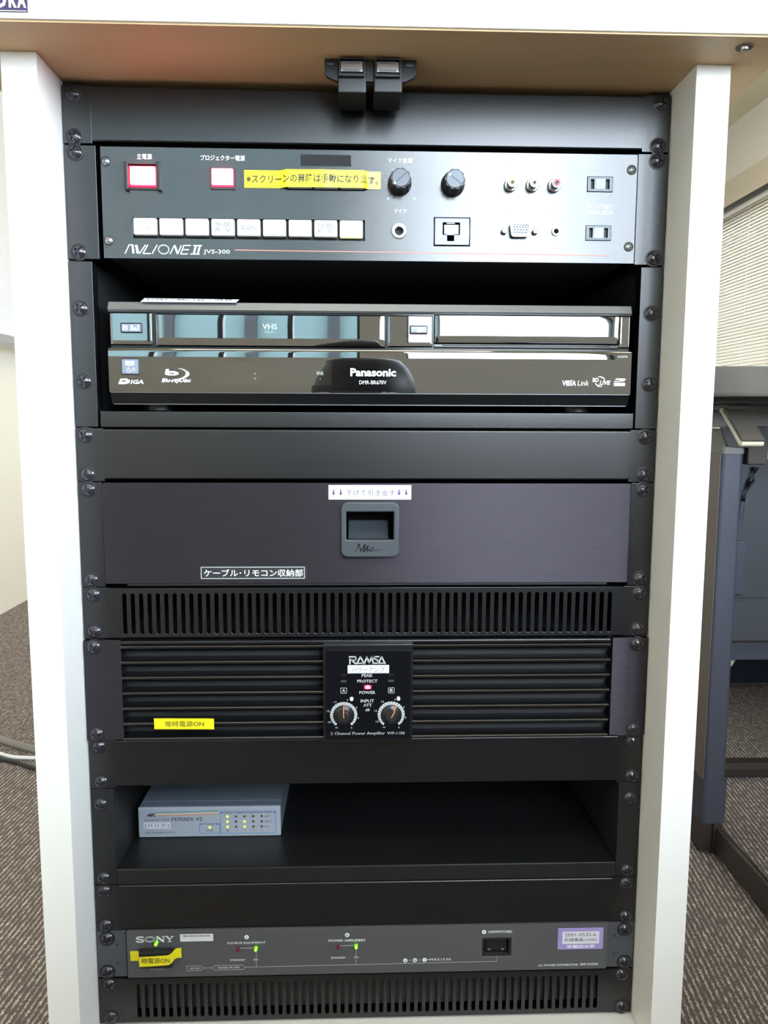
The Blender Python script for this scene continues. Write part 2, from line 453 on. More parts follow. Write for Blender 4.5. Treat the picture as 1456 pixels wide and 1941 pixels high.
for a, b, z0, z1 in SW:
    wn += 1
    g = G(); n = 3
    for q0, q1 in ((z0, z0 + 45), (z1 - 45, z1)): g.box(2690, 2740, a, b, Z(q0), Z(q1))
    for k in range(n + 1):
        yy = a + (b - a) * k / n; g.box(2688, 2742, max(a, yy - 22), min(b, yy + 22), Z(z0), Z(z1))
    fo = struct(g.build('window_%d' % wn, 'frame'))
    box('glass', 'glass', fo, 2712, 2718, a, b, Z(z0), Z(z1))
setbox('trim_1', 'pelmet', 2590, 2629, 1400, 6000, Z(2130), Z(2300), bev=3)
setbox('trim_2', 'frame', 2600, 2629, 1400, 6000, Z(2112), Z(2130))

# facade of the building across the yard, seen only mirrored in the gloss front
fb = thing('exterior_building', 'pale blue-grey building front outside the rear windows, seen only as a reflection', 'building', -3500, -9000, Z(0))
box('wall', 'facade', fb, -9000, 150, -9600, -9000, Z(-6000), Z(9000))
for k in range(9): box('pier', 'facadedk', fb, -8200 + k * 980, -8060 + k * 980, -9000, -8900, Z(-6000), Z(9000))


def fill_lamp(x, y, label):  # unseen fill lights, added to brighten the room and upper walls
    t_ = thing('fill_light', label, 'fill light', x, y, Z(2700), 'unseen fill lights added to the room')
    g = G(); g.box(x - 620, x + 620, y - 130, y - 120, Z(2640), Z(2699)); g.box(x - 620, x + 620, y + 120, y + 130, Z(2640), Z(2699)); g.box(x - 620, x - 612, y - 120, y + 120, Z(2640), Z(2699)); g.box(x + 612, x + 620, y - 120, y + 120, Z(2640), Z(2699)); g.build('housing', 'board', t_)
    box('diffuser', 'filld', t_, x - 605, x + 605, y - 115, y + 115, Z(2585), Z(2639), bev=12)


fill_lamp(1000, 2500, 'unseen glowing fill light added under the ceiling, beyond the cabinet near the blind')
fill_lamp(1000, 3400, 'unseen glowing fill light added under the ceiling, middle one of the row before the blind')
fill_lamp(1000, 4300, 'unseen glowing fill light added under the ceiling, deepest in the room')
fill_lamp(-500, 3300, 'unseen glowing fill light added under the ceiling, beyond the cabinet near the left wall')
fill_lamp(-100, -1500, 'unseen glowing fill light added under the ceiling, behind the camera on the left')
fill_lamp(1600, -1500, 'unseen glowing fill light added under the ceiling, behind the camera on the right')


def blind(name, label, y0, y1, n_step, x=2655):
    t_ = thing(name, label, 'blind', x, (y0 + y1) / 2, Z(900))
    box('headrail', 'board', t_, x - 22, x + 14, y0, y1, Z(2078), Z(2108), bev=2)
    z = 2070; first = None; th = math.radians(62); hw = 12.5; k = 0
    while z > 905:
        if first is None:
            pts = []
            for q in (-1, -.5, 0, .5, 1):
                c = (1 - q * q) * 1.6
                pts.append((x - 4 + q * hw * math.cos(th) + c * math.sin(th), z - TOP + q * hw * math.sin(th) - c * math.cos(th)))
            pts2 = pts + [(a_ - .5 * math.sin(th), b_ + .5 * math.cos(th)) for a_, b_ in pts[::-1]]
            g = G(); n = len(pts2)
            g.raw([(a_, y0, b_) for a_, b_ in pts2] + [(a_, y1, b_) for a_, b_ in pts2],
                  [(i, (i + 1) % n, n + (i + 1) % n, n + i) for i in range(n)])
            first = g.build('slat', 'slat', t_)
        else:
            o = first.copy(); COL.objects.link(o); o.location = (0, 0, (z - 2070) / 1000)
        z -= n_step; k += 1
    box('bottom_rail', 'board', t_, x - 12, x + 6, y0, y1, Z(882), Z(898), bev=2)
    yy = y0 + 250
    while yy < y1:
        g = G(); g.tube([(x - 13, yy, Z(2080)), (x - 13, yy, Z(890))], 1.2, 6); g.build('ladder_cord', 'board', t_); yy += 760
    return t_


blind('venetian_blind', 'cream venetian blind hanging closed over the window behind the grey table', 1510, 5890, 23)

# whiteboard on the left wall with its pen tray
wb = thing('whiteboard', 'white wall board with a grey metal pen tray at the far left behind the cabinet', 'whiteboard', -1160, 1400, Z(880))
box('writing_surface', 'board', wb, -1168, -1155, 300, 2500, Z(905), Z(2000))
g = G()
for a in ((-1171, -1150, 280, 300, 885, 2020), (-1171, -1150, 2500, 2520, 885, 2020), (-1171, -1150, 300, 2500, 2000, 2020), (-1171, -1150, 300, 2500, 885, 905)):
    g.box(a[0], a[1], a[2], a[3], Z(a[4]), Z(a[5]))
g.build('frame', 'alu', wb)
g = G(); g.extz([(-1149, 900), (-1115, 900), (-1095, 930), (-1095, 2270), (-1115, 2300), (-1149, 2300)], Z(868), Z(874))
g.box(-1098, -1094, 930, 2270, Z(868), Z(882)); g.build('pen_tray', 'alu', wb)
# pale rounded object in front of the blind at the right edge
g = G(); g.lathe(2300, 4050, Z(1840), [(2, -45), (90, -42), (118, -30), (125, 0), (118, 30), (90, 42), (2, 45)], 32, 'x')
so = thing('wall_fan', 'pale beige rounded fan head cut off by the right edge, before the blind', 'fan', 2560, 4050, Z(1840))
so['label'] = 'pale beige rounded wall fixture cut off by the right picture edge, before the blind'; so.name = 'wall_fixture'; so['category'] = 'fixture'
bmesh.ops.translate(g.bm, verts=g.bm.verts[:], vec=Vector((.20, 0, 0)))
g.build('housing', 'pelmet', so)
g = G(); g.tube([(2545, 4050, Z(1850)), (2580, 4050, Z(1860)), (2629, 4050, Z(1870))], 14); g.build('bracket', 'pelmet', so)

# ================================================================== CABINET
cab = thing('media_cabinet', 'white laminate lectern cabinet housing the black equipment rack', 'cabinet', 0, 250, Z(60))
D1 = 560
for s_ in (-1, 1):
    box('side_panel', 'white', cab, s_ * 242, s_ * 268, -47.5, D1, Z(60), 4.0, bev=.6)
box('desktop', 'white', cab, -300, 300, -93, 600, 5.2, 48, bev=1.0)
box('underside', 'mdf', cab, -299.0, 299.0, -91.0, 599, 4.05, 5.2)
box('bottom_panel', 'white', cab, -241.9, 241.9, -40, D1, -826, -801.2, bev=.5)
box('back_panel', 'white', cab, -241.9, 241.9, D1 - 12, D1, -801, 3.8)
for s_ in (-1, 1):
    g = G(); g.box(s_ * 228.5, s_ * 241.8, 3.2, 5.2, -800.8, 3.5); g.box(s_ * 239.8, s_ * 241.8, 5.2, 40, -800.8, 3.5); g.build('rack_rail', 'rackdk', cab)
    g = G(); g.box(s_ * 237.5, s_ * 239.5, 41, 540, -800.8, 3.5); g.build('rack_side_sheet', 'inner', cab)
box('rack_back_sheet', 'inner', cab, -236, 236, 540, 543, -800.8, 3.5)
box('rack_base_sheet', 'inner', cab, -236, 236, 14, 538, -801.1, -799)
box('rack_top_sheet', 'inner', cab, -236, 236, 14, 538, 1.5, 3.8)
for sx_, sy_ in ((-1, 0), (1, 0), (-1, 1), (1, 1)):
    g = G(); cx, cy = sx_ * 225, 30 + sy_ * 480
    g.lathe(cx, cy, Z(25), [(4, -12), (24, -12), (25, -9), (25, 9), (24, 12), (4, 12)], 24, 'x'); g.box(cx - 16, cx + 16, cy - 14, cy + 14, Z(42), Z(60)); g.box(cx - 15, cx - 13, cy - 10, cy + 10, Z(20), Z(45)); g.box(cx + 13, cx + 15, cy - 10, cy + 10, Z(20), Z(45))
    g.build('caster', 'plastic', cab)
g = G(); g.use('leverdk').lathe(263.5, -76.5, 4.0, [(2.0, -.6), (5.6, -1.0), (6.0, 0)], 24, 'z'); g.use('steel').lathe(263.5, -76.5, 4.0, [(.3, -2.6), (2.6, -2.2), (3.0, -.6)], 20, 'z')
g.build('screw', 'steel', cab)
mp_ = box('maker_plate', 'navy', cab, -275, -229, -93.6, -92.9, 8.9, 30, bev=.15)
g = G(); g.stroke([(-274, 9.6), (-229.8, 9.6)], .4, -93.6); g.build('plate_border', 'cream', mp_)
g = G(); y_ = -93.65
text('O', -250.8, -242.6, 11.3, 20.8, -93.8, 'cream', mp_, bold=.05); text('R', -241.2, -235.9, 11.5, 20.6, -93.8, 'cream', mp_, bold=.05); text('A', -235.6, -229.8, 11.5, 20.6, -93.8, 'cream', mp_, bold=.05)


# twin socket bracket under the desktop
us = thing('socket_bracket', 'black plastic twin socket bracket hanging under the desktop above the rack', 'socket', -1, -45, 3.9)
g = G(); g.prism([(-34.3, 3.9), (33.2, 3.9), (33.2, -5.5), (31.5, -8.0), (24.5, -11.2), (-25.5, -11.2), (-32.5, -8.2), (-34.3, -5.6)], -45, -41)
g.build('flange', 'rackdk', us)
for i, (a, b) in enumerate(((-24.6, -3.6), (1.8, 22.9))):
    bd = box('socket_body', 'rackdk', us, a, b, -47.6, -12, -20.2 + i * .6, 2.6, bev=1.2)
    c = (a + b) / 2 - .2
    g = G()
    for q in ((c - 9.2, c + 9.2, -51.0, -47.7, 1.6, 2.8), (c - 9.2, c + 9.2, -51.0, -47.7, -9.9, -8.9), (c - 9.2, c - 8.4, -51.0, -47.7, -8.9, 1.6), (c + 8.4, c + 9.2, -51.0, -47.7, -8.9, 1.6)):
        g.box(*q, bev=.2)
    g.build('socket_rim', 'plastic', bd)
    g = G(); g.box(c - 8.2, c + 8.2, -49.6, -47.8, -6.4, 1.0, bev=.5); g.build('socket_shell', 'steel', bd)
    g = G(); g.box(c - 6.4, c + 6.4, -50.2, -49.65, -.6, .7, bev=.2); g.box(c - 6.4, c + 6.4, -50.2, -49.65, -6.0, -4.8, bev=.2); g.build('contact_strip', 'satin', bd)
g = G(); g.box(-32.5, -27.5, -46.2, -45.1, -.6, .6, bev=.2); g.box(25.5, 31, -46.2, -45.1, -.6, .6, bev=.2); g.build('clip', 'satin', us)

# ================================================================== RACK UNITS
US = [1, 2, 3, 1, 2, 1, 2, 1, 2, 1, 1, 1]
ZT = [0]
for u in US: ZT.append(ZT[-1] - u * 44.45)


def ears(parent, i, xi=217, y0=-2., y1=0., mk='rack', roll=False, g_=.35, name='ear'):
    for s_ in (-1, 1):
        a, b_ = (-241.2, -xi) if s_ < 0 else (xi, 241.2)
        g = G(); g.box(a, b_, y0, y1 + .6, ZT[i + 1] + g_, ZT[i] - g_, bev=.5)
        if roll:   # the inner edge is rolled back into the rack
            xx = -xi if s_ < 0 else xi
            g.box(min(xx, xx - s_ * 0) - (2.2 if s_ < 0 else 0), max(xx, xx) + (2.2 if s_ > 0 else 0), y0 + .02, 12, ZT[i + 1] + g_ + .05, ZT[i] - g_ - .05, bev=1.4, seg=3)
        g.build(name, mk, parent)


def flanged(parent, i, mk='rack', name='face', g0=.5, x=219.0, dz=1.6):
    zt, zb = ZT[i] - g0 - dz * .25, ZT[i + 1] + g0 + dz
    r = 1.5; pts = []
    for k in range(5): a = math.radians(90 + 22.5 * k); pts.append((-2.2 + r + r * math.cos(a) * 1, zt - r + r * math.sin(a)))
    for k in range(5): a = math.radians(180 + 22.5 * k); pts.append((-2.2 + r + r * math.cos(a), zb + r + r * math.sin(a)))
    pts += [(14, zb), (14, zb + 1.6), (1, zb + 1.6), (1, zt - 1.6), (14, zt - 1.6), (14, zt)]
    g = G(); g.extx(pts, -x, x); return g.build(name, mk, parent)


def blank(i, label, zs, mk='rack'):
    t_ = thing('blank_panel', label, 'panel', 0, 0, ZT[i + 1])
    flanged(t_, i, mk); ears(t_, i, 218.9, mk=mk)
    ear_screws(t_, zs); return t_


blank(0, 'topmost blank black rack panel directly under the desktop', (-7, -39.5))
blank(3, 'blank black rack panel between the disc recorder tray and the brushed drawer', (ZT[3] - 6.2, ZT[4] + 6.2))
blank(7, 'blank black rack panel directly under the power amplifier', (ZT[7] - 6.2, ZT[8] + 6.2))
blank(9, 'blank black rack panel below the network hub shelf', (ZT[9] - 6.2, ZT[10] + 6.2))

# ---------------- AV control panel (unit 1)
av = thing('av_selector', 'grey audio visual control panel with lit buttons, knobs and jacks', 'control panel', 0, 0, ZT[2])
ears(av, 1, 216.5, roll=True, g_=.9)
ear_screws(av, (ZT[1] - 6.3, ZT[2] + 6.3))
box('chassis', 'inner', av, -211, 211, 3.5, 330, -130, -48)
KX = [-188.2 + 20.47 * k for k in range(9)]
holes = [(-188.9, -4.2, -116.0, -100.2, 0), (51.6, 80.8, -119.4, -97.2, 0), (23.4, -108.0, 5.0), (150.8, -107.1, 2.6),
         (175.2, 195.9, -75.8, -64.0, 0), (175.3, 195.9, -113.8, -102.1, 0), (-192.5, -165.2, -79.0, -59.4, 0), (-127.0, -107.2, -77.7, -61.9, 0), (-66.3, -4.0, -77.4, -66, 0)]
plate('front_panel', 'avi', av, -212.6, 215.8, -131.8, -46.4, -3.2, 3.0, holes, bev=.3)
box('panel_backing', 'inner', av, -211, 214, 1.0, 3.0, -130, -48)
for x, z in ((-208.4, -57.8), (-208.2, -118.2), (210.9, -58.4), (210.9, -118.4)): screw(av, x, z, -3.3, SMALL, 'panel_screw')
# illuminated rocker and button
rk = thing_ = None
g = G(); g.box(-193.2, -190.0, -8.5, 0, -80.3, -58.8, bev=.6); g.box(-168.2, -164.6, -8.5, 0, -80.3, -58.8, bev=.6); g.box(-190, -168.2, -4.5, 0, -79.2, -77.4, bev=.3)
rk = g.build('power_switch', 'plastic', av)
box('lit_frame', 'redrim', rk, -190.0, -168.3, -5.2, -.2, -77.3, -61.2, bev=.5)
box('lit_button', 'redcap', rk, -188.9, -169.4, -7.4, -5.25, -75.9, -62.2, bev=.8)
g = G(); g.box(-127.0, -125.9, -4.3, 0, -78.0, -61.8); g.box(-108.0, -107.0, -4.3, 0, -78, -61.8); g.box(-125.9, -108, -4.3, 0, -78, -76.3)
pk = g.build('projector_switch', 'plastic', av)
box('lit_frame', 'redrim', pk, -125.8, -108.1, -4.8, -.2, -76.2, -62.1, bev=.4)
box('lit_button', 'redcap', pk, -125.2, -108.7, -6.6, -4.85, -75.0, -62.7, bev=.7)
text('主電源', -184, -172.2, -55.9, -51.6, -3.35, 'ink', av, bold=.01)
text('プロジェクター電源', -134.2, -99.2, -56.0, -51.8, -3.35, 'ink', av, bold=.015)
box('printed_patch', 'inkdark', av, -55.2, -15.3, -3.4, -3.21, -58.9, -50.3)
# keys hidden under the tape and the row of source keys
for k in range(3): box('source_key', 'key', av, -65.4 + 20.8 * k, -46.2 + 20.8 * k, -4.2, 0, -75.9, -66.3, bev=.6)
for k, x in enumerate(KX):
    kk = G(); kk.box(x + .3, x + 18.6, -6.0, .2, -113.9, -100.9, bev=1.1, seg=3)
    ko = kk.build('source_key', 'keylit' if k == 8 else 'key', av)
    if k == 8:
        box('lit_edge', 'keyylw', ko, x + 1, x + 18, -5.2, -4.0, -114.3, -113.4); ko['label'] = 'lit source key'
    tx = {0: 'ブルーレイ\nビデオ', 3: '外部\nＡ Ｖ', 4: '常設PC', 7: '外部\nＰ Ｃ'}.get(k)
    if tx:
        one = '\n' not in tx
        text(tx, x + 3.2, x + 15.8, -110.9 + (1.2 if one else 0), -103.4 - (2.2 if one else 0), -6.15, 'inkgrey', ko)
# yellow tape running over the keys
def tape(name, prof, z0, z1, mk, parent, skew=0., th=.25):
    vs = []; fs = []; x0 = prof[0][0]
    for x, y in prof:
        dz = skew * (x - x0)
        for yy in (y - th, y):
            vs.append((x, yy, z0 + dz)); vs.append((x, yy, z1 + dz))
    for i in range(len(prof) - 1):
        a, b_ = 4 * i, 4 * i + 4
        fs += [(a, a + 1, b_ + 1, b_), (a + 2, b_ + 2, b_ + 3, a + 3), (a, b_, b_ + 2, a + 2), (a + 1, a + 3, b_ + 3, b_ + 1)]
    n = 4 * (len(prof) - 1); fs += [(0, 2, 3, 1), (n, n + 1, n + 3, n + 2)]
    return G().raw(vs, fs).build(name, mk, parent)
prof = [(-100, -3.4), (-85, -3.5), (-72, -3.5), (-69.2, -5.0), (-66.5, -7.2), (-50, -7.5), (-37, -8.2), (-35.5, -7.6), (-20, -7.4), (-5.2, -7.3), (-3.2, -5.2), (-1, -3.8), (8.5, -3.5)]
tp = tape('yellow_tape', prof, -76.4, -62.9, 'yellow', av, .0004)
def ty(x):
    for (a, ya), (b_, yb) in zip(prof[:-1], prof[1:]):
        if a <= x <= b_: return ya + (yb - ya) * (x - a) / (b_ - a) - .42
    return -4.0
text('※スクリーンの昇降は手動になります。', -98.2, 6.4, -73.0, -66.2, ty, 'inkblk', tp, bold=.014)
# logo: slanted outline capitals
g = G(); y_ = -3.35; zb, zt_ = -127.9, -121.3
for st in ([(-195.6, zb), (-192.2, zt_), (-189.6, zt_)], [(-184.2, zb), (-179.4, zt_)], [(-177.6, zt_), (-181.5, zb), (-175.6, zb)], [(-174.2, zb), (-170.2, zt_)],
           [(-159.9, zb), (-156.4, zt_)], [(-153.9, zb), (-151.0, zt_)], [(-143.6, zt_), (-148.9, zt_), (-151.6, zb), (-146.2, zb)], [(-150.0, -124.6), (-145.2, -124.6)], [(-143.7, zb), (-136.8, zb)], [(-141.3, zt_), (-134.7, zt_)]): g.stroke(st, .8, y_)
for q in ([(-190.4, zt_), (-188.8, zt_), (-188.2, zb), (-189.9, zb)], [(-187.6, zt_), (-185.8, zt_), (-184.4, zb), (-186.6, zb)], [(-156.9, zt_), (-155.4, zt_), (-153.2, zb), (-154.9, zb)], [(-140.2, zt_), (-138.6, zt_), (-140.4, zb), (-142.0, zb)], [(-136.9, zt_), (-135.4, zt_), (-137.3, zb), (-138.8, zb)]): g.prism(q, y_ - .12, y_)
g.stroke([(-165.0 + 4.1 * math.cos(a * math.pi / 14), -124.6 + 3.4 * math.sin(a * math.pi / 14)) for a in range(28)], .9, y_, closed=True)
g.build('logo', 'ink', av)
text('JVS-300', -133.4, -112.4, -128.2, -124.3, -3.35, 'ink', av, bold=.006)
g = G(); g.stroke([(-108.3, -124.4), (195.3, -125.5)], .7, -3.3); g.build('red_stripe', 'inkred', av)
# rotary knobs
def knob(x, z, ang):
    g = G(); n = 20; rows = []
    for r, y, fl in ((9.6, -3.2, 0), (9.4, -6, 0), (8.4, -8, .5), (7.9, -17.5, .5), (7.5, -19, .3)):
        rows.append([(x + (r + fl * math.cos(10 * 2 * math.pi * k / 60)) * math.cos(2 * math.pi * k / 60), y, z + (r + fl * math.cos(10 * 2 * math.pi * k / 60)) * math.sin(2 * math.pi * k / 60)) for k in range(60)])
    vs = [p for r_ in rows for p in r_]; fs = [(i * 60 + k, i * 60 + (k + 1) % 60, (i + 1) * 60 + (k + 1) % 60, (i + 1) * 60 + k) for i in range(len(rows) - 1) for k in range(60)]
    fs.append(tuple(4 * 60 + k for k in range(60))); g.raw(vs, fs); ko = g.build('volume_knob', 'knob', av)
    g = G(); g.lathe(x, 0, z, [(.2, -19.7), (6.6, -19.7), (7.1, -19.2), (7.1, -18.8)], 40); g.build('knob_cap', 'knobcap', ko)
    d = Vector((math.cos(ang), math.sin(ang)))
    g = G(); g.stroke([(x - d.x * 6.8, z - d.y * 6.8), (x + d.x * 6.8, z + d.y * 6.8)], .8, -19.65); g.build('pointer_groove', 'plastic', ko)
    g = G(); g.lathe(x - 4.6 if ang > 0 else x - 4.2, 0, z - 4.0 if ang > 0 else z + 3.0, [(.1, -20.1), (.9, -19.9), (1.0, -19.5)], 14); g.build('index_dot', 'ink', ko)
    return ko
knob(23.7, -71.5, math.radians(42)); knob(66.3, -71.7, math.radians(-38))
text('マイク音量', 14.0, 33.8, -55.7, -51.9, -3.35, 'ink', av)
text('ＡＶ音量', 58.6, 74.2, -55.8, -52.0, -3.35, 'ink', av)
g = G()
for cx in (23.7, 66.3):
    for k in range(11):
        a = math.radians(-40 + 26 * k); g.lathe(cx + 12.2 * math.cos(a), -3.3, -71.6 + 12.2 * math.sin(a), [(.1, -.1), (.32, 0)], 8)
g.build('scale_dots', 'ink', av)
for x in (13.6, 56.2): text('0', x, x + 1.6, -84.2, -82.0, -3.35, 'ink', av)
for x in (34.2, 76.8): text('10', x, x + 2.6, -84.2, -82.0, -3.35, 'ink', av)
text('マイク', 19.2, 29.2, -94.2, -90.9, -3.35, 'ink', av); text('ＬＡＮ', 60.6, 73.0, -94.4, -91.4, -3.35, 'ink', av)
g = G()
for a, b_, z in ((106, 115.9, -54.3), (145.7, 155.7, -54.3), (106.7, 116.2, -92.5), (145.7, 155.7, -92.5)): g.stroke([(a, z), (b_, z)], .55, -3.3)
g.build('rule_lines', 'ink', av)
text('外部ＡＶ入力', 118.4, 142.8, -55.6, -52.2, -3.35, 'ink', av); text('L', 130.0, 131.8, -60.9, -58.7, -3.35, 'ink', av); text('R', 147.4, 149.4, -60.9, -58.7, -3.35, 'ink', av)
text('外部パソコン', 118.4, 142.4, -94.4, -91.2, -3.35, 'ink', av); text('入 力', 125.0, 136.0, -100.0, -96.9, -3.35, 'ink', av)
text('AC OUTLET', 175.2, 196.0, -88.6, -85.8, -3.35, 'ink', av); text('TOTAL 200W', 174.4, 197.0, -93.0, -90.2, -3.35, 'ink', av)
for x, mk in ((112.8, 'gold'), (130.4, 'whitei'), (148.2, 'redi')):
    g = G(); g.lathe(x, 0, -71.7, [(5.2, -3.2), (5.2, -5.4), (4.6, -6), (3.9, -6), (3.9, -12.4), (3.6, -12.9), (3.1, -12.9), (3.1, -11.8), (.4, -11.8)], 28)
    jo = g.build('rca_jack', 'steel', av)
    g = G(); g.lathe(x, 0, -71.7, [(3.05, -12.5), (1.5, -12.5), (1.3, -9)], 24, cap=False); g.build('insulator', mk, jo)
    g = G(); g.lathe(x, 0, -71.7, [(.1, -11.9), (1.4, -11.85)], 16, cap=False); g.build('pin_hole', 'washer', jo)
for x, z, R in ((23.5, -108.1, 6.2), (150.8, -107.1, 3.6)):
    g = G(); g.lathe(x, 0, z, [(R, -3.2), (R, -4.0), (R * .92, -4.8), (R * .62, -4.8), (R * .52, -4.0), (R * .46, .8)], 30, cap=False); g.build('phone_jack', 'steel', av)
# RJ45 chrome plate
rj = plate('lan_socket', 'rjplate', av, 52.2, 80.2, -118.8, -97.8, -4.4, 1.4, [(58.6, 72.4, -110.8, -101.3, .6), (62.4, 67.8, -115.6, -110.4, .3)], bev=.25)
g = G(); g.box(60.0, 71.4, -3.9, -2.2, -110.2, -103.0); g.box(61.8, 68.4, -3.9, -2.2, -101.9, -100.2); g.build('socket_insert', 'whitei', rj)
# VGA connector
g = G(); pts = []
for cx, cz, s0 in ((127.0, -103.8, 0), (114.6, -103.8, 90), (115.6, -110.4, 180), (126.0, -110.4, 270)):
    for k in range(4): a = math.radians(s0 + 30 * k); pts.append((cx + 2.0 * math.cos(a), cz + 2.0 * math.sin(a)))
ins = [(120.8 + (x - 120.8) * .86, -107.0 + (z + 107.0) * .76) for x, z in pts]
g.use('steel'); n = len(pts)
g.raw([(x, -3.3, z) for x, z in pts] + [(x, -8.6, z) for x, z in pts] + [(x, -8.6, z) for x, z in ins] + [(x, -6.6, z) for x, z in ins],
      [(j * n + i, j * n + (i + 1) % n, (j + 1) * n + (i + 1) % n, (j + 1) * n + i) for j in range(3) for i in range(n)])
vg = g.build('vga_socket', 'steel', av)
g = G(); g.prism(ins, -7.6, -6.6); g.build('pin_face', 'pins', vg)
g = G()
for r_ in range(3):
    for k in range(5): g.lathe(116.0 + k * 2.3 + (0.7 if r_ == 1 else 0), 0, -104.9 - r_ * 2.1, [(.05, -7.75), (.55, -7.7)], 8, cap=False)
g.build('pin_holes', 'washer', vg)
for x in (108.4, 133.6):
    g = G(); g.lathe(x, 0, -107.6, [(2.5, -3.2), (2.5, -7.2), (2.0, -7.6), (1.1, -7.6), (1.1, -6.4), (.1, -6.4)], 6); g.build('jack_post', 'steel', vg)
# mains outlets
for zc in (-69.9, -107.9):
    ou = plate('mains_outlet', 'dgrey', av, 175.5, 195.6, zc - 5.6, zc + 5.6, -4.0, 2.0, [(177.8, 180.8, zc - 3.8, zc + 3.8, .2), (190.1, 193.3, zc - 3.8, zc + 3.8, .2)], bev=.25)
    g = G(); g.stroke([(176.6, zc - 4.7), (194.6, zc - 4.7), (194.6, zc + 4.7), (176.6, zc + 4.7)], .45, -4.05, closed=True); g.build('inset_line', 'plastic', ou)
    box('slot_backing', 'washer', ou, 176, 195, -1.0, -.4, zc - 5, zc + 5)
    box('centre_block', 'pins', ou, 182.0, 189.0, -4.4, -4.0, zc - 3.9, zc + 3.9)

# ---------------- recorder tray (unit 2)
tr_ = thing('rack_tray', 'open black rack tray carrying the glossy disc and tape recorder', 'tray', 0, 0, ZT[3])
ears(tr_, 2, 222.6, roll=True, g_=.8)
ear_screws(tr_, (ZT[2] - 37.7, ZT[3] + 37.7))
g = G(); g.box(-220.6, 221.2, -2, 420, -255.0, -253.2, bev=.5); g.box(-220.6, 221.2, -2.2, -.4, -266.2, -253.3, bev=.7); g.build('tray_shelf', 'rack', tr_)
for s_ in (-1, 1): box('tray_wall', 'inner', tr_, s_ * 225.4, s_ * 227.0, 12.5, 420, -266, -134)
box('tray_back', 'inner', tr_, -225, 225, 418, 420, -253, -134)

# ---------------- disc and tape recorder
bd = thing('disc_recorder', 'glossy black disc and video tape recorder with mirror-like front in rack tray', 'recorder', 0, 0, -253.1)
g = G(); g.box(-210.5, 215.5, 7, 260, -247.5, -166, bev=1); g.build('case', 'plastic', bd)
g = G(); g.extx([(0.4, -172.9), (-.8, -171.2), (1.8, -165.2), (4.0, -164.6), (262, -164.6), (262, -166.0), (7.5, -166), (7.5, -172.9)], -212, 216.8); g.build('top_cover', 'satin', bd)
for s_ in (-1, 1):
    for yy in (30, 230):
        g = G(); g.lathe(s_ * 180, yy, -253, [(12, 0), (13, 1), (13, 5.4)], 24, 'z'); g.build('foot', 'plastic', bd)
box('front_frame', 'glossb', bd, -211, 216, 2.2, 7.4, -246, -172.6)
def door(name, x0, x1, z0, z1, yf, bev=1.2, bulge=0., mk='gloss', xb=0.):
    """door panel with rounded rim and slightly crowned face"""
    g = G(); nx, nz = 24, 8; vs = []; fs = []
    for j in range(nz + 1):
        for i in range(nx + 1):
            u, v = i / nx, j / nz
            # finer steps near the rim
            uu = (1 - math.cos(u * math.pi)) / 2 if nx else u; vv = (1 - math.cos(v * math.pi)) / 2
            x = x0 + (x1 - x0) * uu; z = z0 + (z1 - z0) * vv
            e = min(x - x0, x1 - x, z - z0, z1 - z)
            y = yf - bulge * (1 - (2 * vv - 1) ** 2) - xb * (1 - (2 * uu - 1) ** 2)
            if e < bev: y += bev - math.sqrt(max(0, bev * bev - (bev - e) ** 2))
            vs.append((x, y, z))
    for j in range(nz):
        for i in range(nx): a = j * (nx + 1) + i; fs.append((a, a + 1, a + nx + 2, a + nx + 1))
    base = len(vs)
    per = [i for i in range(nx + 1)] + [(j) * (nx + 1) + nx for j in range(1, nz + 1)] + [nz * (nx + 1) + i for i in range(nx - 1, -1, -1)] + [j * (nx + 1) for j in range(nz - 1, 0, -1)]
    for p in per: vs.append((vs[p][0], 3.0, vs[p][2]))
    m_ = len(per)
    for k in range(m_): fs.append((per[k], per[(k + 1) % m_], base + (k + 1) % m_, base + k))
    return g.raw(vs, fs).build(name, mk, bd)
d1 = door('left_block', -211.2, -177.0, -199.8, -173.4, .6, xb=.0)
g = G(); g.box(-202.3, -184.9, -.4, .55, -190.0, -181.9, bev=.8, seg=3); kk = g.build('transport_button', 'plastic', d1)
box('button_face', 'dgrey', kk, -201.3, -185.9, -.9, -.42, -189.1, -182.8, bev=.5)
g = G()
for k in range(3): g.box(-200.4 + k * 1.5, -199.6 + k * 1.5, -1.1, -.92, -188, -184)
g.box(-194, -192, -1.1, -.92, -188, -184); g.prism([(-192, -188), (-190.4, -185), (-188.8, -188)], -1.1, -.92); g.box(-188.5, -187.4, -1.1, -.92, -188, -183.6); g.build('symbols', 'ink', kk)
d2 = door('tape_door', -174.4, 12.8, -200.4, -174.2, -.4, bev=1.6)
g = G(); g.stroke([(-173.4, -200.0), (-173.4, -175)], .5, -.42); g.build('hinge_line', 'satin', d2)
text('VHS', -87.6, -75.6, -186.4, -181.9, -.62, 'inkdim', d2, bold=.02); text('Hi-Fi', -85.4, -78.0, -189.4, -187.4, -.62, 'inkdim', d2)
d3 = door('middle_block', 14.6, 52.0, -199.8, -174.0, .6)
g = G(); g.box(32.6, 47.7, -.4, .55, -189.4, -182.2, bev=.8, seg=3); kk = g.build('eject_button', 'plastic', d3)
box('button_face', 'satin', kk, 33.5, 46.8, -.9, -.42, -188.5, -183.0, bev=.5)
g = G(); g.prism([(38.6, -187), (40.4, -184.3), (42.2, -187)], -1.1, -.92); g.box(38.6, 42.2, -1.1, -.92, -187.9, -187.4); g.build('eject_symbol', 'ink', kk)
d4 = door('disc_door', 52.9, 206.7, -196.8, -173.4, -1.4, bev=1.8)
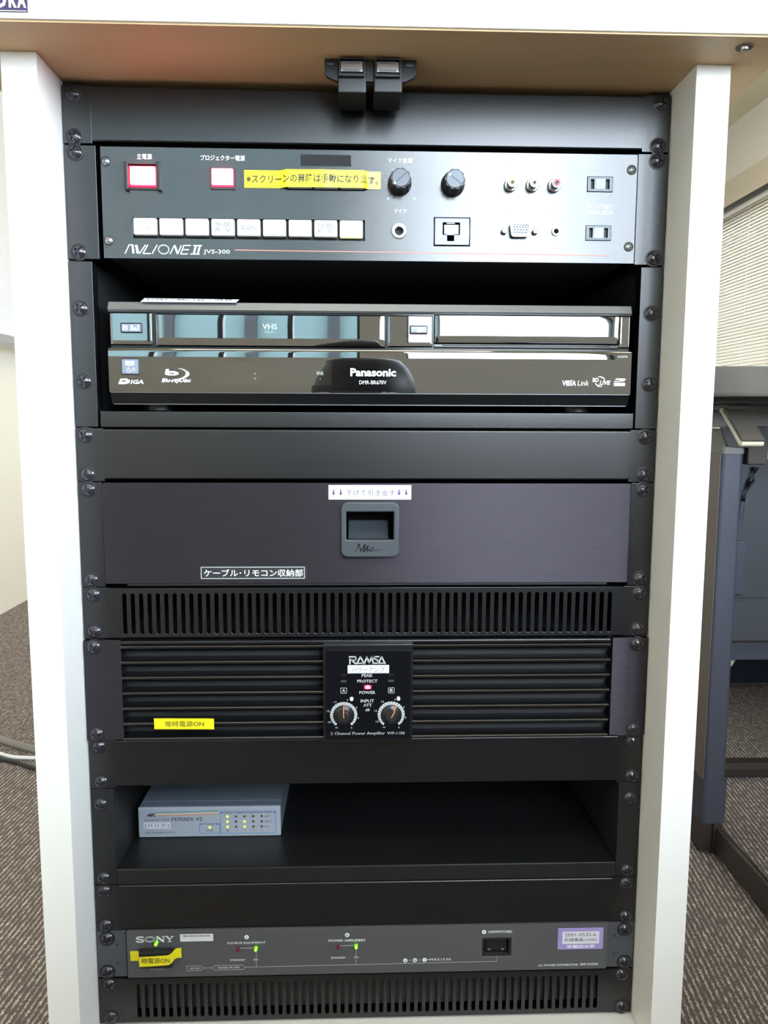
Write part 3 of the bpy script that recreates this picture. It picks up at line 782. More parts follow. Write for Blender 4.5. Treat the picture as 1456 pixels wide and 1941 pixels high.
g = G(); g.box(53, 207, 1.0, 3.2, -200.4, -197.3, bev=.4); g.box(60, 200, -.6, .9, -198.2, -197.4, bev=.2); g.build('disc_door_lip', 'glossb', bd)
d5 = door('right_block', 207.5, 216.6, -199.6, -173.2, .6)
# main lower face, slightly convex
g = G(); prof = []
def yf_(z):
    u = (-202.3 - z) / 35.2
    return -2.6 + .30 * max(0, .22 - u) ** 2 / .05 + .18 * u * u
for k in range(25):
    u = k / 24; z = -202.3 - u * 35.2; prof.append((yf_(z) + (.7 if k == 0 else 0), z))
g.extx([(3, -202.2)] + prof + [(3, -237.6)], -212.3, 217.4); lf = g.build('main_face', 'gloss', bd)
g = G(); g.extx([(3, -238.0), (-2.4, -238.0), (-2.0, -238.8), (.4, -246.4), (1.2, -247.2), (3, -247.2)], -211.5, 216.6); g.build('lower_skirt', 'glossb', bd)
g = G(); g.box(-211, 216.4, -2.9, -1.4, -238.1, -237.6); g.box(-209.5, 214.6, -.3, 1.0, -247.5, -246.9); g.build('bright_line', 'satin', bd)
pb = G().box(-202.3, -187.0, -3.0, -1.5, -223.9, -210.2, bev=.7).build('power_button', 'plastic', bd)
box('button_face', 'dgrey', pb, -201.3, -188.0, -3.5, -3.02, -222.9, -211.2, bev=.4)
text('電源', -198.6, -190.9, -216.6, -212.6, -3.62, 'ink', pb, bold=.03)
g = G(); g.stroke([(-195.9 + 1.6 * math.cos(math.radians(a)), -219.9 + 1.6 * math.sin(math.radians(a))) for a in range(125, 416, 20)], .4, -3.6); g.stroke([(-195.9, -219.6), (-195.9, -217.8)], .4, -3.6); g.stroke([(-193.7, -221.4), (-192.2, -218.2)], .4, -3.6); g.stroke([(-191.3, -221.4), (-191.3, -218.2)], .4, -3.6); g.build('power_symbol', 'ink', pb)
yb = yf_(-224) - .25
g = G()   # swoosh D then wide capitals
g.prism([(-205.0, -231.2), (-203.0, -226.9), (-198.0, -226.7), (-195.2, -228.2), (-196.0, -230.2), (-199.5, -231.2)], yf_(-229) - .35, yf_(-229) - .15)
g.build('logo_initial', 'ink', bd)
g = G(); g.prism([(-202.6, -229.3), (-202.0, -228.2), (-199.0, -228.2), (-198.0, -228.8), (-199.0, -229.4)], yf_(-229) - .5, yf_(-229) - .36); g.build('logo_counter', 'leverdk', bd)
text('IGA', -195.0, -184.4, -231.0, -227.7, yf_(-229) - .35, 'ink', bd, bold=.03, shear=.2)
# disc format logo
g = G(); ys = yf_(-221) - .3
def arc(cx, cz, rx, rz, a0, a1, w0, w1, n=18):
    o = []; i_ = []
    for k in range(n + 1):
        a = math.radians(a0 + (a1 - a0) * k / n); tt = math.sin(math.pi * k / n); ww = w0 + (w1 - w0) * tt
        o.append((cx + rx * math.cos(a), cz + rz * math.sin(a))); i_.append((cx + (rx - ww) * math.cos(a), cz + (rz - ww * rz / rx) * math.sin(a)))
    for k in range(n): g.prism([o[k], o[k + 1], i_[k + 1], i_[k]], ys - .12, ys)
arc(-158.5, -222.6, 11.4, 4.6, 80, -100, .1, 3.0)
g.prism([(-166.2, -219.0), (-163.8, -218.8), (-163.6, -220.6), (-159.0, -220.6), (-156.0, -221.6), (-155.8, -223.0), (-158.6, -224.0), (-164.0, -224.0), (-167.0, -223.2)], ys - .12, ys)
g.build('disc_logo', 'ink', bd)
g = G(); g.prism([(-163.8, -222.9), (-162.8, -222.0), (-159.6, -222.0), (-158.8, -222.5), (-159.8, -223.0)], ys - .26, ys - .13); g.build('disc_logo_counter', 'leverdk', bd)
text('Blu-rayDisc', -169.8, -146.0, -230.4, -226.3, yf_(-228) - .3, 'ink', bd, bold=.03, shear=.25)
box('sensor_window', 'glossw', bd, -177.2, -167.0, yf_(-214) - .05, -1, -224.8, -213.2)
box('display_window', 'glossw', bd, -131.3, -31.2, yf_(-214) - .1, -1, -231.4, -213.0)
g = G(); g.box(-94, -93.5, -4.2, -3.6, -222.6, -222.0); g.box(-94, -93.5, -4.2, -3.6, -226.4, -225.8); g.box(-40.8, -40.3, -4.2, -3.6, -226.4, -225.8); g.build('display_dots', 'ink', bd)
text('録画', -43.6, -38.2, -223.0, -220.0, yf_(-221) - .25, 'inkdim', bd)
text('Panasonic', -15.9, 21.6, -223.9, -217.3, yf_(-220) - .35, 'ink', bd, bold=.035)
text('DMR-BR670V', -8.6, 13.8, -230.3, -227.2, yf_(-228) - .35, 'ink', bd)
text('VIEſA', 159.9, 171.4, -230.6, -225.9, yf_(-228) - .35, 'ink', bd, bold=.035, shear=.1); text('Link', 172.6, 182.0, -230.4, -226.2, yf_(-228) - .35, 'ink', bd, shear=.2)
text('BD', 185.3, 190.4, -227.4, -224.0, yf_(-226) - .35, 'ink', bd, bold=.03); text('LIVE', 191.0, 200.4, -229.7, -226.2, yf_(-228) - .35, 'ink', bd, bold=.03, shear=.25)
g = G(); ys = yf_(-226) - .3; arc(191.5, -226.6, 4.2, 3.9, 120, 0, .2, 1.1); arc(191.5, -227.0, 4.2, 4.4, 190, 300, .2, 1.1); g.build('swirl', 'ink', bd)
g = G(); yq = yf_(-228) - .3; g.prism([(203.8, -225.4), (205.4, -224.4), (212.4, -224.4), (213.0, -225.4), (211.0, -226.8), (203.4, -227.2), (203.4, -226.6), (208.0, -226.3), (209.4, -225.6), (206.0, -225.6)], yq - .12, yq); g.box(203.2, 212.6, yq - .12, yq, -230.6, -227.9, bev=.05); g.build('card_logo', 'ink', bd)
text('SQPB', 205.5, 213.8, -207.6, -205.8, yf_(-206) - .35, 'inkdim', bd, bold=.03)
g = G(); g.raw([(-185.4, -.9, -165.2), (-108.8, -.9, -165.2), (-106.8, 3.4, -162.2), (-183.2, 3.4, -161.8), (-185.4, -.7, -165.4), (-108.8, -.7, -165.4), (-106.8, 3.7, -162.4), (-183.2, 3.7, -162.0)],
           [(0, 1, 2, 3), (4, 5, 6, 7), (0, 1, 5, 4), (2, 3, 7, 6), (0, 3, 7, 4), (1, 2, 6, 5)]); sk = g.build('name_sticker', 'paper', bd)
text('DVD・Blu-ray・VHS', -180, -112, -163.9, -162.6, lambda x: .2, 'inkblk', sk, bold=.02)

# ---------------- drawer (unit 4)
dw = thing('storage_unit', 'brushed dark metal rack drawer with a grey recessed pull handle', 'storage unit', 0, 0, ZT[5])
ears(dw, 4, 221.6)
ear_screws(dw, (ZT[4] - 6.3, ZT[5] + 6.3))
box('drawer_box', 'inner', dw, -215, 215, 48, 380, ZT[5] + 3, ZT[4] - 3)
g = G(); zt, zb = ZT[4] - .9, ZT[5] + 1.6
plate('drawer_front', 'brush', dw, -221.2, 221.2, zb + 1.6, zt, -3.6, 4.0, [(-19.6, 20.2, -359.4, -335.2, .5)], bev=.5, corner=1.2)
box('drawer_lip', 'rackdk', dw, -203, 203.4, -3.0, 1.0, zb - .2, zb + 1.4)
hd = plate('pull_handle', 'handle', dw, -23.8, 24.8, -373.6, -327.4, -9.6, 5.8, [(-19.3, 20.2, -358.8, -335.4, .3)], bev=1.1, corner=5.5)
g = G(); g.box(-19.8, 20.7, 44, 46, -362, -329); g.box(-19.8, 20.7, -3.8, 45, -335.0, -334.2); g.box(-19.8, 20.7, -3.8, 45, -360.2, -358.9); g.box(-20.4, -19.4, -3.8, 45, -360, -335); g.box(20.3, 21.3, -3.8, 45, -360, -335); g.build('recess', 'panelblk', hd)
g = G(); g.extx([(-3.6, -358.7), (1.5, -358.7), (14, -350), (16, -345.4), (14.5, -345.6), (10, -350.6), (0, -357.4)], -17.6, 16.0); g.build('latch_flap', 'handle', hd)
g = G(); Y = -9.72
g.stroke([(-12.2, -368.9), (-9.6, -365.4), (-8.6, -362.4), (-9.9, -363.2)], .85, Y); g.stroke([(-8.8, -363.2), (-7.0, -367.6)], 1.0, Y); g.stroke([(-7.6, -368.4), (-3.8, -362.8), (-4.2, -365.2), (-5.0, -368.8)], 1.2, Y)
g.stroke([(-5.0, -368.6), (-1.2, -364.0), (-2.0, -366.6), (-2.0, -368.6)], 1.15, Y); g.stroke([(-2.0, -368.4), (2.2, -365.2), (3.8, -365.4), (1.2, -367.2), (-.6, -367.0), (.4, -368.6), (3.6, -367.6), (7.0, -367.2)], .7, Y); g.stroke([(7.0, -367.2), (11.2, -367.0)], .4, Y)
g.build('scribble_mark', 'inkdark', hd)
lb = box('white_sticker', 'paper', dw, -34.2, 35.0, -4.0, -3.62, -325.6, -313.4)
text('下げて引き出す', -19.6, 21.2, -322.3, -317.4, -4.15, 'inkgrey', lb, spacing=1.25, bold=.008)
g = G()
for x in (-30.0, -24.0, 24.7, 30.7):
    g.prism([(x - .55, -317.3), (x + .55, -317.3), (x + .55, -319.8), (x + 1.5, -319.8), (x, -322.3), (x - 1.5, -319.8), (x - .55, -319.8)], -4.2, -4.02)
g.build('arrows', 'inkpurp', lb)
lb = box('black_sticker', 'inkblk', dw, -142.6, -52.6, -3.9, -3.62, -393.5, -381.7)
g = G(); g.stroke([(-141.2, -392.4), (-54.8, -392.4), (-54.8, -382.8), (-141.2, -382.8)], .35, -3.95, closed=True); g.build('sticker_border', 'ink', lb)
text('ケーブル･リモコン収納部', -139.0, -56.0, -390.9, -384.5, -4.05, 'ink', lb, bold=.012)

# ---------------- vent panels (units 5, 11)
def vent(i, label, x0, x1, z0, z1, n, mk='rack'):
    t_ = thing('vent_panel', label, 'panel', 0, 0, ZT[i + 1])
    w_ = 1.75; hs = [(x0 + (x1 - x0) * k / (n - 1) - w_, x0 + (x1 - x0) * k / (n - 1) + w_, z0, z1, 1.6) for k in range(n)]
    zt, zb = ZT[i] - .9, ZT[i + 1] + .9
    plate('slotted_face', mk, t_, -219, 219, zb, zt, -2.2, 2.0, hs, bev=.3)
    g = G()
    for a in ((zt - 1.8, zt), (zb, zb + 1.8)): g.box(-219, 219, -1.6, 14, a[0], a[1], bev=.7)
    g.build('flange', mk, t_)
    ears(t_, i, 218.9, mk=mk)
    return t_
v1 = vent(5, 'black slotted vent panel between the brushed drawer and the amplifier', -206.4, 207.0, -440.6, -405.4, 60)
ear_screws(v1, (ZT[5] - 6.3, ZT[6] + 6.3))
v2 = vent(11, 'lowest black slotted vent panel at the foot of the rack', -205.8, 207.8, -794.6, -762.0, 60)
box('baffle', 'rackdk', v2, -216, 216, 3.0, 4.2, -789.5, -758)
ear_screws(v2, (ZT[11] - 6.3, ZT[12] + 6.3), xl=-232, xr=232)

# ---------------- amplifier (unit 6)
am = thing('power_amplifier', 'black two channel power amplifier with finned grilles and central dial panel', 'amplifier', 0, 0, ZT[7])
for s_ in (-1, 1): G().box(s_ * 210.2, s_ * 241.4, -4.4, .6, -533.0, -445.4, bev=.6).build('ear', 'brush', am)
ear_screws(am, (ZT[6] - 6.4, ZT[7] + 6.0), y=-4.6)
box('chassis', 'inner', am, -214, 214, 9, 400, -531, -447)
box('top_bar', 'rack', am, -209.6, 207.6, -8, 8.8, -448.2, -445.2, bev=.8)
for k in range(7):
    z = -450.2 - 13.42 * k
    for a, b_ in ((-209.4, -39.4), (36.6, 207.4)):
        G().extx([(-8.4, z - .4), (-9.0, z + .3), (-8.4, z + 1.0), (-6.4, z + 1.5), (8.8, z + 1.5), (8.8, z - 1.6), (-6.4, z - 2.2), (-8.0, z - 1.4)], a, b_).build('fin', 'rack', am)
        if k < 6:
            G().extx([(1.0, z - 5.6), (.4, z - 6.2), (2, z - 6.8), (8.8, z - 6.8), (8.8, z - 5.6)], a, b_).build('inner_fin', 'rackdk', am)
box('grille_backing', 'inner', am, -209, 207, 6, 8.9, -531, -447)
cp = G().box(-39.2, 36.8, -15.0, 8.8, -532.9, -446.9, bev=1.0).build('dial_panel', 'rack', am)
box('panel_face', 'panelblk', cp, -36.8, 34.8, -15.9, -15.02, -529.3, -452.0, bev=.25)
yp = -16.0
g = G(); X0 = -17.0; zb = -463.4; H = 6.8
A_ = lambda x, w_: [(x, zb), (x + w_ / 2, zb + H), (x + w_, zb)]
g.stroke([(-16.4, zb), (-16.4, zb + H - 2.4)], 1.2, yp); g.stroke([(-17.0, zb + H - .6), (-11.8, zb + H - .6), (-11.2, zb + 4.4), (-12.4, zb + 3.2), (-15.4, zb + 3.4)], 1.2, yp); g.stroke([(-15.0, zb + 3.2), (-11.4, zb + .2)], 1.3, yp)
g.stroke([(-10.6, zb + .2), (-7.6, zb + H - .6), (-4.4, zb + .2)], 1.3, yp); g.stroke([(-9.6, zb + .6), (-6.0, zb + .6)], 1.0, yp)
g.stroke([(-4.2, zb + .2), (-2.2, zb + H - .6), (-.2, zb + .8), (1.8, zb + H - .6), (3.4, zb + .2)], 1.3, yp)
g.stroke([(7.9, zb + H - .6), (4.4, zb + H - .6), (3.7, zb + 4.6), (7.2, zb + 3.0), (7.2, zb + .6), (3.6, zb + .6)], 1.2, yp)
g.stroke([(7.6, zb + .2), (10.2, zb + H - .6), (13.2, zb + .2)], 1.3, yp); g.stroke([(8.8, zb + .6), (12.4, zb + .6)], 1.0, yp)
g.build('logo', 'inkdim', cp)
wl = box('white_sticker', 'paper', cp, -18.3, 16.6, -16.25, -15.92, -471.5, -464.4)
text('パワーアンプ', -14.8, 13.0, -470.2, -466.1, -16.4, 'inkgrey', wl)
g = G(); g.stroke([(-16.5, -470.9), (14.6, -470.9), (14.6, -465.2), (-16.5, -465.2)], .16, -16.3, closed=True); g.build('sticker_border', 'inkgrey', wl)
for s_, a, b_, c_, d_ in (('PEAK', -6.5, 2.9, -474.8, -472.1), ('PROTECT', -10.3, 6.8, -479.7, -477.1), ('POWER', -8.5, 5.1, -489.7, -487.0), ('INPUT', -7.4, 4.0, -497.1, -494.4), ('ATT', -5.0, 2.0, -500.7, -498.1), ('dB', -3.4, .4, -504.7, -502.5)):
    text(s_, a, b_, c_, d_, yp, 'inkdim', cp, bold=.02)
text('2 Channel Power Amplifier', -32.9, 13.6, -526.3, -522.9, yp, 'inkdim', cp); text('WP-1100', 15.2, 30.2, -525.6, -523.1, yp, 'inkdim', cp)
g = G(); g.lathe(-1.4, 0, -483.6, [(.1, -17.0), (1.6, -16.9), (1.9, -15.9)], 16); g.box(-3.6, .8, -17.6, -15.9, -484.7, -482.5, bev=.5, seg=3); g.build('power_led', 'redled', cp)
g = G(); g.box(-4.6, 1.8, -16.9, -15.0, -485.4, -481.8, bev=.85); g.build('led_window', 'redrim', cp)
for x in (-24.2, 16.0):
    for z in (-474.0, -479.2): box('signal_lamp', 'leddk' if z < -475 else 'knob', cp, x, x + 4.8, -16.1, -15.92, z, z + 1.7)
for x, ch in ((-24.1, 'A'), (16.1, 'B')):
    g = G(); g.stroke([(x, -488.9), (x + 4.9, -488.9), (x + 4.9, -484.3), (x, -484.3)], .4, yp, closed=True); g.build('letter_frame', 'inkdim', cp)
    text(ch, x + 1.1, x + 3.8, -488.0, -485.2, yp, 'inkdim', cp, bold=.03)
for cx, ang in ((-21.7, 90), (18.6, 62)):
    cz = -507.9; g = G(); n = 23
    for k in range(n):
        a0 = math.radians(-55 + 290 * k / n + .9); a1 = math.radians(-55 + 290 * (k + 1) / n - .9)
        fat = math.sin(math.pi * (k + .5) / n); r0 = 8.6 + (1 - fat) * .9; r1 = 11.5 - (1 - fat) * .0
        q = [(cx + r * math.cos(a), cz + r * math.sin(a)) for a, r in ((a0, r0), (a0, r1), ((a0 + a1) / 2, r1 * 1.002), (a1, r1), (a1, r0))]
        g.prism(q, yp - .1, yp)
    g.build('dial_scale', 'inkdim', cp)
    g = G(); g.lathe(cx, 0, cz, [(.1, -17.6), (4.6, -17.6), (5.2, -17.4), (8.1, -16.4), (8.3, -15.9)], 40); kb = g.build('attenuator_knob', 'knob', cp)
    g = G(); g.lathe(cx, 0, cz, [(.1, -21.8), (4.2, -21.6), (4.7, -21.0), (5.0, -17.2)], 36); g.build('knob_hub', 'plastic', kb)
    a = math.radians(ang); d = Vector((math.cos(a), math.sin(a)))
    pts = [(cx + .0, -22.2, cz - .4), (cx + d.x * 4.6, -22.2, cz + d.y * 4.6), (cx + d.x * 5.0, -18.2, cz + d.y * 5.0), (cx + d.x * 9.4, -17.2, cz + d.y * 9.4)]
    g = G(); g.tube(pts, .5, 8); g.build('pointer', 'pointer', kb)
    for s_, dx, dz in (('12', -7.2, 11.4), ('9', 3.2, 13.0), ('6', 11.0, 6.6), ('3', 12.3, -2.8), ('0', 6.6, -11.4), ('15', -13.2, 3.4), ('18', -12.0, -6.2), ('∞', -6.0, -11.2)):
        wd = 2.4 if len(s_) > 1 else 1.2 if s_ != '∞' else 2.4
        text(s_, cx + dx - wd / 2, cx + dx + wd / 2, cz + dz - (.8 if s_ != '∞' else .5), cz + dz + (.8 if s_ != '∞' else .5), yp, 'inkdim', cp, name='dial_figure')
for x in (-15.0, 24.6):
    g = G(); g.lathe(x, 0, -493.6, [(.1, -18.2), (1.5, -18.0), (1.65, -15.95)], 20); g.build('white_dot', 'paper', cp)
ys_ = tape('yellow_sticker', [(-182.8, -9.6), (-140, -9.5), (-132.2, -9.7)], -521.4, -511.9, 'yellow', am, -.012)
text('常時電源ON', -173.4, -140.8, -519.5, -514.4, -9.95, 'inkblk', ys_)

# ---------------- shelf (unit 8) and hub
sh = thing('rack_shelf', 'dark open rack shelf carrying the small network hub', 'shelf', 0, 0, ZT[9])
ears(sh, 8, 221.6, mk='rackdk')
for s_ in (-1, 1): box('shelf_wall', 'inner', sh, s_ * 221.7, s_ * 223.2, .5, 400, -666, -580)
g = G(); g.extx([(-2.0, -666.6), (-2.2, -654.0), (-1.6, -652.7), (-.4, -652.3), (400, -652.3), (400, -654), (.4, -654), (.4, -666.6)], -221.3, 221.3); g.build('shelf_plate', 'shelfblk', sh)
g = G(); g.extx([(-1.2, -667.2), (-1.2, -666.8), (400, -666.8), (400, -667.2)], -221.3, 221.3); g.build('shelf_bottom', 'rackdk', sh)
box('shelf_back', 'inner', sh, -221, 221, 398, 400, -652, -580)
ear_screws(sh, (ZT[8] - 14.5, ZT[9] + 6.2))
hb = thing('network_hub', 'small blue-grey network hub with green status lights on the rack shelf', 'hub', -150, 50, -652.2)
g = G(); g.box(-216.0, -83.0, 53, 170, -651.8, -622.6, bev=1.0); g.box(-215.6, -83.4, 62.5, 63.2, -622.8, -622.35); g.build('case', 'hub', hb)
fc_ = G().box(-216.4, -82.6, 50, 53.2, -652.2, -622.4, bev=1.3, seg=3).build('front_bezel', 'hubf', hb)
yh = 49.9
g = G(); g.prism([(-209.6, -631.4), (-205.6, -628.2), (-204.6, -628.2), (-204.8, -631.4), (-206.2, -631.4), (-206.2, -630.4), (-207.4, -630.4)], yh - .1, yh); g.prism([(-204.2, -628.3), (-200.2, -628.3), (-200.8, -629.4), (-202.0, -629.4), (-203.4, -631.4), (-204.4, -631.4)], yh - .1, yh); g.prism([(-202.2, -631.4), (-200.6, -631.4), (-199.6, -630.6), (-201.2, -630.2)], yh - .1, yh); g.build('maker_mark', 'inkblk', fc_)
text('CentreCOM', -210.8, -187.6, -635.8, -632.9, yh - .05, 'inkgrey', fc_); text('FS705EX V2', -185.4, -156.4, -636.0, -632.4, yh - .05, 'inkblk', fc_, bold=.01, shear=.15)
for a, mk in ((-626.9, 'inkteal'), (-628.7, 'cream'), (-629.9, 'inkor')):
    g = G(); g.stroke([(-200.0, a - .5), (-141.2, a + .6)], 1.1 if mk != 'cream' else .5, yh); g.build('stripe', mk, fc_)
st_ = box('white_sticker', 'paper', fc_, -211.2, -186.4, yh - .3, yh - .02, -643.2, -637.0)
text('[ＨＵＢ]', -209.8, -187.8, -642.3, -638.0, yh - .45, 'inkgrey', st_, spacing=1.2)
text('FAST ETHERNET SWITCH', -210.0, -182.0, -648.2, -646.4, yh - .05, 'inkblk', fc_)
def rrs(a, b_, c_, d_, r=1.2):
    o = []
    for cx, cz, s0 in ((b_ - r, d_ - r, 0), (a + r, d_ - r, 90), (a + r, c_ + r, 180), (b_ - r, c_ + r, 270)):
        for k in range(4): an = math.radians(s0 + 30 * k); o.append((cx + r * math.cos(an), cz + r * math.sin(an)))
    return o
g = G(); g.stroke(rrs(-159.4, -140.2, -648.5, -638.8), .45, yh, closed=True); g.stroke(rrs(-139.4, -87.2, -648.8, -627.0), .45, yh, closed=True)
for a, z in ((-157.6, -639.6), (-142.2, -639.6), (-138.4, -628.2), (-88.2, -628.2)): g.stroke([(a - 1, z), (a + 1, z)], 1.3, yh)
g.build('blue_outline', 'inkblue', fc_)
text('STATUS', -154.0, -145.2, -640.2, -638.6, yh - .05, 'inkblk', fc_); text('POWER', -153.2, -146.0, -646.6, -645.2, yh - .05, 'inkblk', fc_)
text('10BASE-T/100BASE-TX NETWORK PORTS', -136.0, -91.0, -629.2, -627.6, yh - .05, 'inkblk', fc_)
for s_, z in (('100M', -632.9), ('LINK/ACT', -638.0), ('FULL', -643.2)): text(s_, -97.8, -97.8 + (4.2 if s_ != 'LINK/ACT' else 7.0), z, z + 1.4, yh - .05, 'inkblk', fc_)
for k, x in enumerate((-132.8, -124.7, -116.7, -108.6, -100.6)):
    text(str(k + 1), x - .4, x + .4, -646.9, -645.4, yh - .05, 'inkblk', fc_)
    for r_, z in enumerate((-632.1, -637.2, -642.4)):
        lit = k == 0 or (k == 2 and r_ > 0)
        g = G(); g.lathe(x, yh, z, [(.1, -.9), (.8, -.6), (1.15, 0)], 14); g.build('port_lamp', 'greenhot' if lit else 'leddk', fc_)
g = G(); g.lathe(-149.5, yh, -642.6, [(.1, -.9), (.8, -.6), (1.15, 0)], 14); g.build('power_lamp', 'greenhot', fc_)
for x in (-205, -94):
    for y in (62, 160): pass

# ---------------- power distributor (unit 10)
pd = thing('power_distributor', 'grey metal power distributor strip with green lamps and a single outlet', 'power unit', 0, 0, ZT[11])
for s_ in (-1, 1):
    G().box(s_ * 215.6, s_ * 241.0, -2.2, .6, -754.2, -710.4, bev=.5).build('ear', 'sonyear', pd)
    for z in (-723.6, -741.2):
        g = G(); g.lathe(s_ * 223.4, 0, z, [(.1, -2.3), (1.0, -2.28), (1.1, -2.2)], 14); g.build('ear_hole', 'washer', pd)
ear_screws(pd, (ZT[10] - 6.2, ZT[11] + 6.2), y=-2.4)
pf = plate('front_panel', 'sony', pd, -214.6, 216.0, -754.4, -710.0, -4.0, 4.0, [(102.4, 128.8, -740.4, -722.4, 1.2)], bev=.4)
box('chassis', 'inner', pd, -212, 212, 12, 300, -753, -711)
ypd = -4.12
g = G()  # wide slab-serif capitals S O N Y
for st, wd in (([(-199.6, -715.8), (-200.4, -715.3), (-204.2, -715.3), (-205.8, -716.2), (-204.6, -717.3), (-200.6, -717.9), (-199.4, -718.9), (-200.8, -720.0), (-204.6, -720.0), (-206.0, -719.2)], 1.0),): g.stroke(st, wd, ypd)
g.stroke([(-194.0 + 3.9 * math.cos(a * math.pi / 10), -717.6 + 2.3 * math.sin(a * math.pi / 10)) for a in range(20)], 1.15, ypd, closed=True)
g.stroke([(-187.6, -720.1), (-187.6, -715.1)], .7, ypd); g.stroke([(-188.8, -715.1), (-186.6, -715.1)], .5, ypd); g.stroke([(-188.9, -720.1), (-186.4, -720.1)], .5, ypd); g.stroke([(-187.4, -715.2), (-182.2, -720.0)], 1.5, ypd); g.stroke([(-181.9, -720.2), (-181.9, -715.1)], .7, ypd); g.stroke([(-183.2, -715.1), (-180.8, -715.1)], .5, ypd)
g.stroke([(-179.2, -715.1), (-176.4, -717.9)], 1.4, ypd); g.stroke([(-174.0, -715.2), (-176.4, -717.9)], .8, ypd); g.stroke([(-176.6, -717.6), (-176.6, -720.1)], 1.3, ypd); g.stroke([(-180.2, -715.1), (-177.8, -715.1)], .5, ypd); g.stroke([(-175.2, -715.1), (-173.0, -715.1)], .5, ypd); g.stroke([(-178.2, -720.1), (-175.0, -720.1)], .5, ypd)
g.build('logo', 'ink', pd)
wl = box('white_sticker', 'paper', pd, -167.4, -138.2, -4.3, -4.02, -720.2, -713.4)
text('電源制御器', -164.8, -140.8, -719.4, -714.2, -4.42, 'inkgrey', wl, bold=.01)
g = G(); g.box(-202.6, -173.2, -11, -4, -741.0, -725.4, bev=1.2); sw = g.build('rocker_switch', 'plastic', pd)
box('rocker', 'knob', sw, -201, -175, -12.4, -11.02, -739.6, -726.8, bev=.6)
tp2 = tape('yellow_tape', [(-211.6, -4.4), (-204.5, -4.8), (-202.8, -8), (-201.4, -13.2), (-188, -13.6), (-176.0, -13.4), (-173.6, -11), (-172.0, -6), (-170.6, -4.8), (-166.4, -4.6)], -737.6, -728.4, 'yellow', pd, .055)
text('時電源ON', -199.0, -174.6, -733.6, -728.4, -14.0, 'inkblk', tp2)
text('AC POWER', -194.8, -183.0, -747.3, -745.8, ypd, 'inkdim', pd)
def led(x, z, lit, parent):
    g = G(); g.lathe(x, -4, z, [(.1, -4.6), (.9, -4.2), (1.35, -3.0), (1.45, 0)], 18); o = g.build('status_lamp', 'green' if lit else 'reddk', parent)
    if lit:
        g = G(); g.lathe(x, -4, z + .35, [(.1, -4.95), (.7, -4.6), (1.0, -3.7)], 14); g.build('lamp_core', 'greenhot', o)
led(-188.2, -720.7, True, pd); led(-116.2, -727.7, False, pd); led(-100.4, -727.6, True, pd); led(-27.1, -727.3, False, pd); led(-11.2, -727.1, True, pd)
for x, z, ch in ((-108.7, -717.2, 'A'), (-19.2, -716.9, 'B'), (103.8, -716.4, 'C'), (33.0, -742.6, 'A'), (41.6, -742.5, 'B'), (50.4, -742.4, 'C')):
    g = G(); g.lathe(x, ypd, z, [(.1, -.1), (1.95, -.05), (2.0, 0)], 22); bo = g.build('letter_badge', 'ink', pd)
    text(ch, x - .7, x + .7, z - 1.0, z + 1.0, ypd - .2, 'sony', bo, bold=.03)
text('+', 36.6, 38.0, -743.2, -741.8, ypd, 'ink', pd); text('+', 45.2, 46.6, -743.1, -741.7, ypd, 'ink', pd)
text('=MAX14.9A', 53.0, 74.4, -743.4, -741.0, ypd, 'ink', pd)
for s_, a, b_, c_, d_ in (('SOURCE EQUIPMENT', -126.0, -91.8, -723.9, -721.6), ('STANDBY', -123.8, -110.0, -739.9, -738.0), ('ON', -103.2, -98.9, -739.9, -738.0),
                          ('POWER AMPLIFIERS', -35.7, -3.0, -723.2, -721.0), ('STANDBY', -33.8, -20.5, -739.6, -737.7), ('ON', -13.3, -9.1, -739.4, -737.6),
                          ('UNSWITCHED', 107.5, 129.2, -717.5, -715.2), ('AC POWER DISTRIBUTOR', 153.6, 190.0, -750.8, -748.9), ('SRP-D2000', 192.0, 208.4, -750.6, -748.6),
                          ('AC IN', -159.4, -151.0, -746.9, -745.4), ('NOISE FILTER', -134.6, -115.2, -746.9, -745.3)):
    text(s_, a, b_, c_, d_, ypd, 'ink', pd, bold=.01)
g = G(); yl = -4.05
g.stroke([(-162.2, -748.4), (-162.2, -743.9), (-150.2, -743.9), (-147.8, -746.1), (-150.2, -748.4)], .35, yl, closed=True)
g.stroke([(-139.6, -746.1), (-137.4, -743.9), (-112.5, -743.9), (-110.3, -746.1), (-112.5, -748.3), (-137.4, -748.3)], .35, yl, closed=True)
g.stroke([(-147.8, -746.1), (-139.6, -746.1)], .35, yl); g.stroke([(-110.3, -746.1), (115.9, -745.1), (115.9, -740.6)], .35, yl)
for x, z in ((-100.4, -727.6), (-11.2, -727.1)):
    g.stroke([(x, z - 1.6), (x, -737.6)], .4, yl); g.stroke([(x, -740.2), (x, -745.9)], .4, yl); g.stroke([(x - 14.4, z - .1), (x - 1.6, z)], .4, yl)
g.build('circuit_lines', 'inkdim', pd)
g = G(); g.box(102.8, 128.4, -3.2, 9, -740.2, -738.6); g.box(102.8, 104.6, -3.2, 9, -738.6, -722.6); g.box(126.6, 128.4, -3.2, 9, -738.6, -722.6); g.box(102.8, 128.4, 7, 9, -740, -722.6)
g.extx([(-3.6, -722.6), (-3.6, -724.2), (6, -727.6), (6, -722.6)], 104.2, 127.2); oo = g.build('mains_outlet', 'plastic', pd)
box('socket_block', 'knob', oo, 106.0, 125.4, 1.0, 6.8, -737.8, -727.4, bev=.4)
g = G(); g.box(108.4, 110.4, .7, .98, -735.4, -728.4); g.box(120.6, 122.6, .7, .98, -735.4, -728.4); g.build('slots', 'washer', oo)
g = G(); g.box(108.2, 110.8, .4, .9, -737.4, -736.2); g.box(120.6, 123.0, .4, .9, -737.4, -736.2); g.build('contacts', 'zinc', oo)
